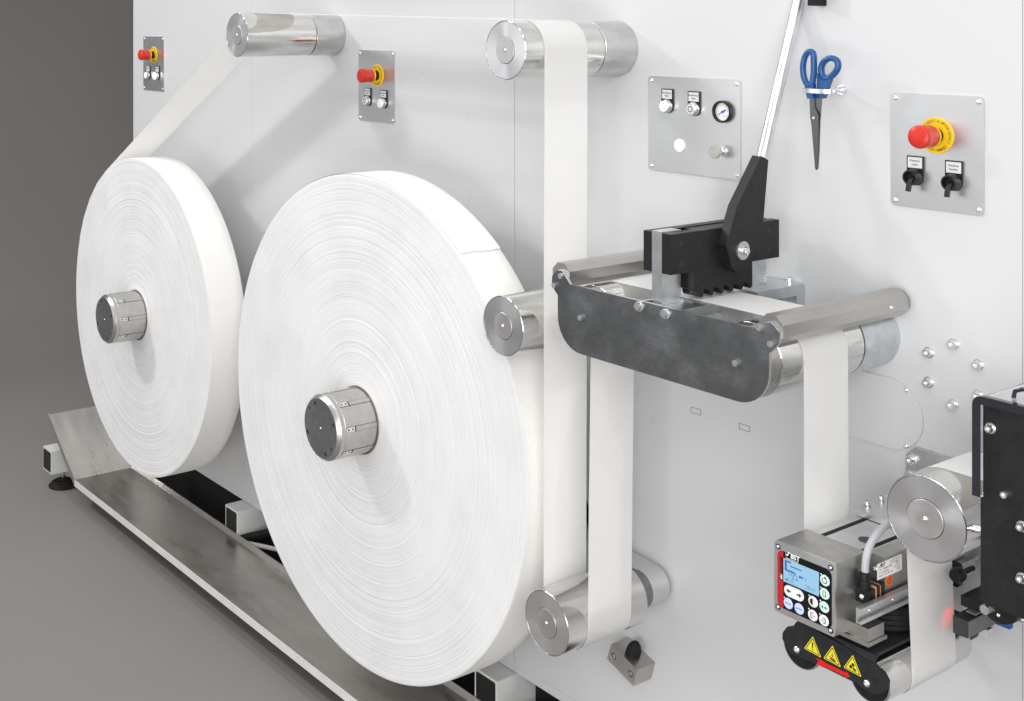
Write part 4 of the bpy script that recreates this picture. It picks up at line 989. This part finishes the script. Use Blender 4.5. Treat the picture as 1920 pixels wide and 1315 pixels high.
# warning signs
YD = YFR - 0.0004
def tri(pts, kind):
    P3_ = [Vector((*KF(*p), 0)) for p in pts]          # top, right, left (x,z)
    c = sum(P3_, Vector()) / 3
    def T(sc_): return [(c + (p - c) * sc_) for p in P3_]
    def rt(sc_, y):                                  # rounded triangle
        q = T(sc_); out = []
        for i in range(3):
            a, o_, n_ = q[i - 1], q[i], q[(i + 1) % 3]
            d1 = (a - o_).normalized(); d2 = (n_ - o_).normalized(); r_ = 0.0022 * sc_
            for k in range(5):
                w = k / 4; out.append(o_ + d1 * r_ * (1 - w) ** 2 + d2 * r_ * w ** 2)
        return [(p.x, p.y) for p in out]
    b = MB(); b.py(rt(1.0, 0), YD, YD + 0.0003); s_ = obj('warning_sign', b, 'decal_yellow', fr)
    o1, i1 = rt(0.86, 0), rt(0.74, 0); n_ = len(o1)
    flat(s_, [(a, YD - 0.0002, c_) for a, c_ in o1 + i1], [(k, (k + 1) % n_, n_ + (k + 1) % n_, n_ + k) for k in range(n_)], 'ink_black', 'sign_border')
    h = (P3_[0].y - (P3_[1].y + P3_[2].y) / 2)
    Q = lambda a, d_: (c.x + a * h, YD - 0.0002, c.y + d_ * h)
    circ = lambda a, d_, r_, n=14: [Q(a + r_ * math.cos(2 * math.pi * k / n), d_ + r_ * math.sin(2 * math.pi * k / n)) for k in range(n)]
    if kind == 0:
        V = [Q(-0.055, 0.28), Q(0.055, 0.28), Q(0.025, -0.06), Q(-0.025, -0.06)] + circ(0, -0.14, 0.045)
        flat(s_, V, [(0, 1, 2, 3), tuple(range(4, 18))], 'ink_black', 'sign_symbol')
    elif kind == 1:
        V = [Q(-0.02, 0.22), Q(0.02, 0.22), Q(0.02, 0.06), Q(-0.02, 0.06), Q(-0.07, 0.08), Q(0.07, 0.08), Q(0, -0.01), Q(-0.22, -0.03), Q(0.2, -0.05), Q(0.2, -0.08), Q(-0.22, -0.06), Q(-0.1, -0.08), Q(0.22, -0.13), Q(0.24, -0.20), Q(0.05, -0.22), Q(-0.16, -0.16)]
        flat(s_, V, [(0, 1, 2, 3), (4, 5, 6), (7, 8, 9, 10), (11, 12, 13, 14, 15)], 'ink_black', 'sign_symbol')
    else:
        V = circ(0.03, 0.10, 0.10) + circ(-0.11, -0.06, 0.10) + [Q(0.06, -0.02), Q(0.22, -0.12), Q(0.24, -0.20), Q(0.10, -0.22), Q(0.0, -0.12)]
        flat(s_, V, [tuple(range(14)), tuple(range(14, 28)), (28, 29, 30, 31, 32)], 'ink_black', 'sign_symbol')
tri(((405, 350), (480, 545), (325, 460)), 0)
tri(((583, 433), (658, 632), (500, 548)), 1)
tri(((765, 518), (843, 720), (680, 632)), 2)
ap = [KF(*p) for p in ((432, 545), (510, 580), (515, 590), (705, 680), (705, 665), (740, 715), (700, 728), (698, 712), (500, 620), (498, 635), (440, 600), (455, 575))]
b = MB(); b.py(ap, YD, YD + 0.0003); obj('direction_arrow', b, 'decal_red', fr)

# ------------------------------------------------------------------ the paper web itself
def tangent(c1, r1, c2, r2, side):
    """outer tangent points of two circles on the given side (+1 = left of the travel direction)"""
    d = Vector((c2[0] - c1[0], c2[1] - c1[1])); L = d.length; d /= L
    n = Vector((-d.y, d.x)) * side
    k = (r1 - r2) / L; h = math.sqrt(max(0, 1 - k * k))
    q = d * k + n * h
    return (c1[0] + q.x * r1, c1[1] + q.y * r1), (c2[0] + q.x * r2, c2[1] + q.y * r2), math.degrees(math.atan2(q.y, q.x))
def itangent(c1, r1, c2, r2, side):
    d = Vector((c2[0] - c1[0], c2[1] - c1[1])); L = d.length; d /= L
    n = Vector((-d.y, d.x)) * side
    k = (r1 + r2) / L; h = math.sqrt(max(0, 1 - k * k)); q = d * k + n * h
    return math.degrees(math.atan2(q.y, q.x)), math.degrees(math.atan2(-q.y, -q.x))
e = 0.0009; rw = RR + e; rs = RS + e
path = []
def arc(c, r, a0, a1):
    n = max(3, int(abs(a1 - a0) / 5)); path.extend([(c[0] + r * math.cos(R(a0 + (a1 - a0) * k / n)), c[1] + r * math.sin(R(a0 + (a1 - a0) * k / n))) for k in range(n + 1)])
_, _, aA = tangent(RL1[:2], RL1[2] + 0.0008, C1, rw, 1)
path.extend([(RL1[0] + (RL1[2] + 0.0008) * math.cos(R(q)), RL1[1] + (RL1[2] + 0.0008) * math.sin(R(q))) for q in (aA + 40, aA + 30, aA + 20, aA + 10, aA)])
_, _, aB = tangent(C1, rw, C2, rw, 1)
arc(C1, rw, aA, aB)
a1, a2 = itangent(C2, rw, C4, rw, 1)        # over roller two clockwise, then anticlockwise under the dancer
a1 = a1 if abs(a1) < 90 else a1
arc(C2, rw, aB, a1)
a2 = a2 % 360
_, _, aD = tangent(C4, rw, SPL, rw, -1)     # unused guard
a3, a4 = itangent(C4, rw, SPL, rw, -1)
arc(C4, rw, a2, a3 % 360 + (360 if a3 % 360 < a2 else 0))
_, _, aE = tangent(SPL, rw, SPR, rw, 1)
arc(SPL, rw, a4 % 360, aE)
a5, a6 = itangent(SPR, rw, cl, rs, 1)
arc(SPR, rw, aE, a5)
arc(cl, rs, a6 % 360, 270); 
a7, a8 = itangent(cr_, rs, C5, rw, -1)
arc(cr_, rs, 270, a7 % 360 + (360 if a7 % 360 < 270 else 0))
arc(C5, rw, a8 % 360, 90)
path.append((-0.45, C5[1] + rw))
# densify long spans a little, give free spans a faint slackness
dense = [path[0]]
for p, q in zip(path, path[1:]):
    L = math.hypot(q[0] - p[0], q[1] - p[1]); n = max(1, int(L / 0.06))
    for k in range(1, n + 1): dense.append((p[0] + (q[0] - p[0]) * k / n, p[1] + (q[1] - p[1]) * k / n))
clean = [dense[0]]
for p in dense[1:]:
    if math.hypot(p[0] - clean[-1][0], p[1] - clean[-1][1]) > 1e-4: clean.append(p)
b = MB(); rows = []; NV = 6
for i, (x, z) in enumerate(clean):
    row = []
    for j in range(NV + 1):
        w = j / NV; row.append(b.bm.verts.new((x + 0.0007 * mnoise.noise((x * 7, w * 2.2, z * 7)), YF + (YB - YF) * w + 0.0006 * mnoise.noise((x * 3 + 9, 0, z * 3)), z + 0.0005 * mnoise.noise((x * 7, w * 2.2 + 5, z * 7)))))
    rows.append(row)
for a, c in zip(rows, rows[1:]):
    for j in range(NV): b.bm.faces.new((a[j], a[j + 1], c[j + 1], c[j]))
pw = obj('paper_web', b, 'paper_sheet', None, None, 60)
tag(pw, 'long white paper web running from the smaller roll over all the rollers', 'paper web')

# ------------------------------------------------------------------ scissors in their wall holder
YS = -0.072
KS = lambda cx, cy: at(1490 + cx / 5.258, 80 + cy / 5.258, YS)
hx, hz = at(1579.5, 168.5, 0.0)
sh = thing('scissors_holder', (hx, 0, hz), 'flat stainless loop on a wall stud holding the blue scissors', 'holder')
b = MB(); b.lathe(hx, hz, [(0, -0.0003), (0.0095, -0.0003), (0.0095, -0.002), (0, -0.002)], 32); obj('washer', b, 'bolt_steel', sh)
b = MB(); b.py([(hx + 0.0085 * math.cos(R(60 * k)), hz + 0.0085 * math.sin(R(60 * k))) for k in range(6)], -0.008, -0.002, 0.0006, 1); obj('lock_nut', b, 'bolt_steel', sh)
b = MB(); b.lathe(hx, hz, [(0, -0.008), (0.0048, -0.008), (0.0048, -0.030), (0, -0.030)], 24); obj('stud', b, 'bolt_steel', sh)
# loop of flat bar round the scissors: slotted ring lying level
lx0, lz = KS(72, 465); lx1 = KS(345, 475)[0]
xc, hw_ = (lx0 + hx) / 2, 0.0
ringo, ringi = [], []
x0_, x1_ = lx0, lx0 + 0.062
yc_ = YS
for k in range(32):
    a = 2 * math.pi * k / 32
    ringo.append(((x0_ + x1_) / 2 + 0.031 * math.cos(a), yc_ + 0.0125 * math.sin(a))); ringi.append(((x0_ + x1_) / 2 + 0.0275 * math.cos(a), yc_ + 0.0092 * math.sin(a)))
b = MB(); lz = hz
vo = [[b.bm.verts.new((x, y, z)) for x, y in ringo] for z in (lz - 0.004, lz + 0.004)]; vi_ = [[b.bm.verts.new((x, y, z)) for x, y in ringi] for z in (lz - 0.004, lz + 0.004)]
for k in range(32):
    k2 = (k + 1) % 32
    b.bm.faces.new((vo[0][k], vo[0][k2], vo[1][k2], vo[1][k])); b.bm.faces.new((vi_[0][k], vi_[1][k], vi_[1][k2], vi_[0][k2]))
    b.bm.faces.new((vo[1][k], vo[1][k2], vi_[1][k2], vi_[1][k])); b.bm.faces.new((vo[0][k], vi_[0][k], vi_[0][k2], vo[0][k2]))
obj('holder_loop', b, 'bolt_steel', sh)
b = MB(); b.tube([(hx, -0.028, hz), ((x0_ + x1_) / 2 + 0.022, yc_ + 0.0095, hz)], 0.0045, 16); obj('holder_arm', b, 'bolt_steel', sh)
sx, sz = KS(205, 745)
sci = thing('scissors', (sx, YS, KS(230, 1255)[1]), 'blue handled scissors hanging point down from the wall holder', 'scissors')
def loop(pts, y, r, fl=0.75, n=40):
    q = [Vector((*KS(*p), 0)) for p in pts]; m = len(q); out = []
    for i in range(m):
        p0_, p1__, p2_, p3_ = q[i - 1], q[i], q[(i + 1) % m], q[(i + 2) % m]
        for k in range(4):
            t = k / 4
            v_ = 0.5 * ((2 * p1__) + (p2_ - p0_) * t + (2 * p0_ - 5 * p1__ + 4 * p2_ - p3_) * t * t + (3 * p1__ - p0_ - 3 * p2_ + p3_) * t ** 3)
            out.append((v_.x, y, v_.y))
    return out
b = MB(); b.tube(loop([(96, 250), (112, 150), (152, 92), (195, 105), (203, 200), (200, 330), (178, 418), (138, 408), (108, 350)], YS - 0.004, 0.0047), 0.0052, 14, True, flat=1.2)
b.py([KS(*p) for p in ((122, 400), (206, 400), (208, 552), (152, 552))], YS - 0.009, YS + 0.002, 0.003, 3, 20)
obj('handle', b, 'blue_plastic', sci)
b = MB(); b.tube(loop([(246, 250), (278, 185), (335, 155), (395, 175), (412, 235), (385, 295), (335, 340), (285, 355), (255, 320)], YS + 0.005, 0.0047), 0.0054, 14, True, flat=1.2)
b.py([KS(*p) for p in ((222, 300), (262, 330), (350, 345), (318, 440), (278, 552), (214, 552))], YS, YS + 0.011, 0.003, 3, 20)
obj('handle', b, 'blue_plastic', sci)
b = MB(); b.py([KS(*p) for p in ((160, 548), (206, 548), (212, 640), (248, 708), (241, 1245), (226, 1258), (216, 1240), (180, 815), (168, 740))], YS - 0.0045, YS - 0.002, 0.0006, 2, 20); bl = obj('blade', b, 'blade_steel', sci)
b = MB(); b.py([KS(*p) for p in ((206, 548), (268, 548), (262, 640), (252, 790), (242, 1100), (232, 1240), (224, 1000), (196, 760))], YS - 0.0015, YS + 0.001, 0.0006, 2, 20); obj('blade', b, 'blade_steel', sci)
b = MB(); b.lathe(sx, sz, [(0, YS - 0.0062), (0.0024, YS - 0.0060), (0.0030, YS - 0.0044)], 18); obj('pivot_rivet', b, 'bolt_steel', sci)

# ------------------------------------------------------------------ stop block with rubber buffer
sbx = thing('stop_block', (-1.80, 0, 0.34), 'steel stop block with black rubber buffer bolted below the dancer roller', 'stop block')
yb0 = -0.055
KT = lambda cx, cy: at(860 + cx / 5.053, 1180 + cy / 5.053, yb0)
c4 = [KT(*p) for p in ((1447, 142), (1692, 388), (1655, 542), (1405, 280))]
b = MB(); b.py(c4, yb0, -0.0005, 0.0008, 1); obj('block', b, 'bar_steel', sbx)
dirx = Vector((c4[1][0] - c4[0][0], 0, c4[1][1] - c4[0][1])).normalized(); nrm = Vector((-dirx.z, 0, dirx.x)); nrm = nrm if nrm.z > 0 else -nrm
ctr = Vector(((c4[0][0] + c4[1][0]) / 2, -0.030, (c4[0][1] + c4[1][1]) / 2)) + dirx * 0.001
b = MB(); b.lathe(0, 0, [(0.0155, 0), (0.0155, -0.006), (0.0148, -0.013), (0.0115, -0.022), (0.0065, -0.029), (0.002, -0.032), (0, -0.0322)], 28); me_ = b.mesh('rubber_buffer'); me_.materials.append(MAT['rubber'])
o = link('rubber_buffer', me_, None, sbx, ctr); o.rotation_euler = nrm.to_track_quat('-Y', 'Z').to_euler()
for p in ((1468, 258), (1626, 422)):
    x, z = KT(*p); b = MB(); b.lathe(x, z, [(0, yb0 - 0.0002), (0.0068, yb0 - 0.0002), (0.0068, yb0 + 0.0004)], 24); cbz = obj('counterbore', b, 'socket_dark', sbx)
    put('screw', CAP6, sbx, (x, yb0 + 0.0052, z))

# ------------------------------------------------------------------ drip tray on the floor beams
tray = thing('collecting_tray', (-3.0, -0.18, 0.09), 'long stainless steel drip tray with sloping end plate under the paper rolls', 'tray')
TZ, TY0, TY1, TX0 = 0.1005, -0.290, -0.0715, -4.174
b = MB(); b.box(TX0, -1.2, TY0, TY1, TZ - 0.002, TZ); obj('tray_bottom', b, 'tray_steel', tray)
b = MB(); b.box(TX0, -1.2, TY0 - 0.0022, TY0 - 0.0001, TZ - 0.021, TZ + 0.0012, 0.0006, 1); obj('front_lip', b, 'lip_steel', tray)
b = MB(); b.pxx([(TY1, TZ - 0.002), (TY1 + 0.0022, TZ - 0.002), (TY1 + 0.008, TZ + 0.017), (TY1 + 0.0058, TZ + 0.017)], TX0, -1.2); obj('back_lip', b, 'bar_steel', tray)
ex, ez = -4.425, 0.268
dv = Vector((ex - TX0, ez - TZ)).normalized(); nv = Vector((dv.y, -dv.x)); nv = nv if nv.y > 0 else -nv
b = MB(); b.py([(TX0, TZ), (ex, ez), (ex - nv.x * 0.002, ez - nv.y * 0.002), (TX0 - nv.x * 0.002 , TZ - nv.y * 0.002)], TY0, TY1); obj('end_plate', b, 'tray_steel', tray)
b = MB(); b.py([(TX0 + 0.004, TZ - 0.020), (TX0 + 0.006, TZ + 0.004), (ex + nv.x * 0.006, ez + nv.y * 0.006), (ex - nv.x * 0.012, ez - nv.y * 0.012)], TY0 - 0.0024, TY0 - 0.0003, 0.0005, 1); obj('end_flange', b, 'tray_steel', tray)

# ------------------------------------------------------------------ black guard plate with clear cover at the right
gd = thing('safety_guard', (-0.80, 0, 0.95), 'black guard plate with clear bent plastic cover at the right edge', 'guard')
YP = -0.360
KP = lambda px, py: at(px, py, YP)
gxl = KP(1838.5, 900)[0]; gzt = KP(1845, 753)[1]; gzb = KP(1838, 1135)[1]
pts = rrect(gxl, -0.55, gzb + 0.004, gzt, 0.0075, 6)
b = MB(); b.py(pts, YP, YP + 0.006, 0.0006, 1, 40); gp = obj('guard_plate', b, 'black_metal', gd)
for px, py, hd, ws in ((1858, 803, CAP6, WASH6), (1886, 927, CAP6, None), (1917, 987, CAP6, WASH6), (1917, 1084, CAP6, WASH6)):
    x, z = KP(px, py); bolt(gp, x, YP, z, hd, ws)
x, z = KP(1918, 1030); b = MB(); b.lathe(x, z, [(0, YP - 0.0012), (0.036, YP - 0.0012), (0.0365, YP - 0.0004), (0.0365, YP + 0.001)], 56); obj('round_cover', b, 'black_plastic', gp)
# clear cover: side wall and top, bent from one sheet
cx0 = KP(1830.5, 800)[0]; czt = KP(1842, 739.5)[1]; czb = KP(1830, 925)[1]; th = 0.0112; rb_ = 0.0135
def bent(r_):
    o = [(cx0 + (rb_ - r_), czb)]
    o += [(cx0 + rb_ - r_ * math.cos(R(q)), czt - rb_ + r_ * math.sin(R(q))) for q in range(0, 91, 15)]
    return o + [(-0.5, czt - rb_ + r_)]
ol, il = bent(rb_), bent(rb_ - th)
b = MB(); b.py(ol + il[::-1], YP - 0.010, -0.02); obj('clear_cover', b, 'acrylic', gd)
b = MB(); b.py(ol + il[::-1], YP - 0.0108, YP - 0.0103); obj('polished_edge', b, 'acrylic_edge', gd)
x, z = at(1893, 744, YP + 0.01); b = MB(); b.tube([(x, YP + 0.02, z - 0.004), (x + 0.002, YP + 0.02, z + 0.006), (x + 0.012, YP + 0.02, z + 0.011), (x + 0.03, YP + 0.02, z + 0.009)], 0.0028, 10); obj('cover_catch', b, 'acrylic_edge', gd)
# parts peeping out below and beside the plate
x, z = at(1872, 1133, YP + 0.03); b = MB(); b.lathe(x, z, [(0, YP + 0.03), (0.026, YP + 0.03), (0.027, YP + 0.032), (0.027, YP + 0.05), (0, YP + 0.05)], 48); cd = obj('cam_disc', b, 'black_plastic', gd)
x2, z2 = at(1872, 1154, YP + 0.03); put('screw', SCREW_S, cd, (x2, YP + 0.03, z2))
x, z = at(1855, 1139, YP + 0.012); b = MB(); b.lathe(x, z, [(0, YP - 0.001), (0.0062, YP - 0.001), (0.0062, YP + 0.028), (0, YP + 0.028)], 24); obj('standoff', b, 'bolt_steel', gd)
x, z = at(1829, 991, -0.30); b = MB(); b.tube([(x - 0.006, -0.30, z), (x + 0.06, -0.30, z)], 0.0065, 18); obj('standoff', b, 'bolt_steel', gd)
b = MB(); x, z = at(1872, 1168, -0.10); b.box(x, x + 0.022, -0.11, -0.10, z + 0.001, z + 0.02, 0.001, 1); obj('blue_panel', b, 'blue_sheet', gd)
x, z = at(1900, 1160, -0.25); b = MB(); b.tube([(x - 0.02, -0.25, z + 0.004), (x + 0.2, -0.25, z + 0.004)], 0.006, 14); obj('spacer_rod', b, 'bolt_steel', gd)

# ------------------------------------------------------------------ optical edge sensor
es = thing('edge_sensor', (-1.0, 0, 0.80), 'small black edge sensor box with red light beside the rising web', 'sensor')
SX1 = -0.9825; SY0 = -0.200
szt = 0.840; szb = 0.8145; sx0 = -1.0050
b = MB(); b.box(sx0, SX1, SY0, -0.125, szb, szt, 0.0008, 1); bo = obj('sensor_housing', b, 'sensor_body', es)
b = MB(); b.box(SX1 + 0.0001, SX1 + 0.0008, SY0 + 0.001, -0.126, szb + 0.001, szt - 0.001); obj('side_plate', b, 'sensor_side', bo)
b = MB(); b.box(sx0 + 0.004, SX1 - 0.003, SY0 + 0.028, SY0 + 0.062, szt + 0.0001, szt + 0.0004); obj('type_label', b, 'label_silver', bo)
b = MB()
for k in range(4): b.box(sx0 + 0.006 + 0.003 * k, sx0 + 0.0072 + 0.003 * k, SY0 + 0.031, SY0 + 0.059 - 0.004 * (k % 2), szt + 0.0005, szt + 0.0007)
obj('label_print', b, 'ink_black', bo)
b = MB(); b.lathe(-0.150, 0.834, [(0, sx0 - 0.010), (0.0030, sx0 - 0.010), (0.0034, sx0), (0, sx0)], 18, 'X'); ln_ = obj('lens_barrel', b, 'bolt_steel', es)
b = MB(); b.lathe(-0.150, 0.834, [(0, sx0 - 0.0106), (0.0022, sx0 - 0.0105), (0.0022, sx0 - 0.0100)], 14, 'X'); obj('light_lens', b, 'led_red', es)
lt = bpy.data.lights.new('sensor_beam', 'SPOT'); lt.energy = 0.10; lt.color = (1, 0.03, 0.02); lt.spot_size = R(48); lt.spot_blend = 0.6; lt.shadow_soft_size = 0.001
lo = bpy.data.objects.new('sensor_beam', lt); lo.location = (sx0 - 0.0125, -0.150, 0.834); lo.rotation_euler = (Vector((-1.0345, *atx(1768, 1156, -1.0345))) - Vector((sx0 - 0.0125, -0.150, 0.834))).to_track_quat('-Z', 'Y').to_euler(); COL.objects.link(lo)
b = MB(); b.box(-1.005, -0.975, -0.178, -0.03, 0.8500, 0.8650, 0.001, 1); br = obj('bracket_arm', b, 'black_metal', es)
ux0, uz1 = at(1760, 1046, -0.105); ux1 = at(1799, 1046, -0.105)[0]
b = MB(); b.py(rrect(ux0, ux1, 0.8400, uz1, 0.006), -0.105, -0.095, 0.0008, 1, 40); obj('bracket_upright', b, 'black_metal', es)
b = MB(); b.box(-1.0060, -0.84, -0.030, -0.0008, 0.840, 0.866, 0.001, 1); obj('bracket_foot', b, 'black_metal', es)
kx, kz_ = at(1801, 1076, -0.155); b = MB(); b.lathe(kx, kz_, [(0, -0.172), (0.009, -0.171), (0.0112, -0.166), (0.0112, -0.158), (0.0095, -0.154), (0.004, -0.152), (0.004, -0.12), (0, -0.12)], 30); obj('clamp_knob', b, 'black_plastic', es)
b = MB(); b.lathe(-0.988, -0.135, [(0, 0.8650), (0.0028, 0.8650), (0.0028, 0.8735), (0, 0.8735)], 16, 'Z'); obj('set_screw', b, 'bolt_steel', es)
b = MB(); b.box(-0.992, -0.979, -0.15, -0.135, 0.803, 0.8143, 0.0005, 1); obj('lower_tab', b, 'zinc_light', es)
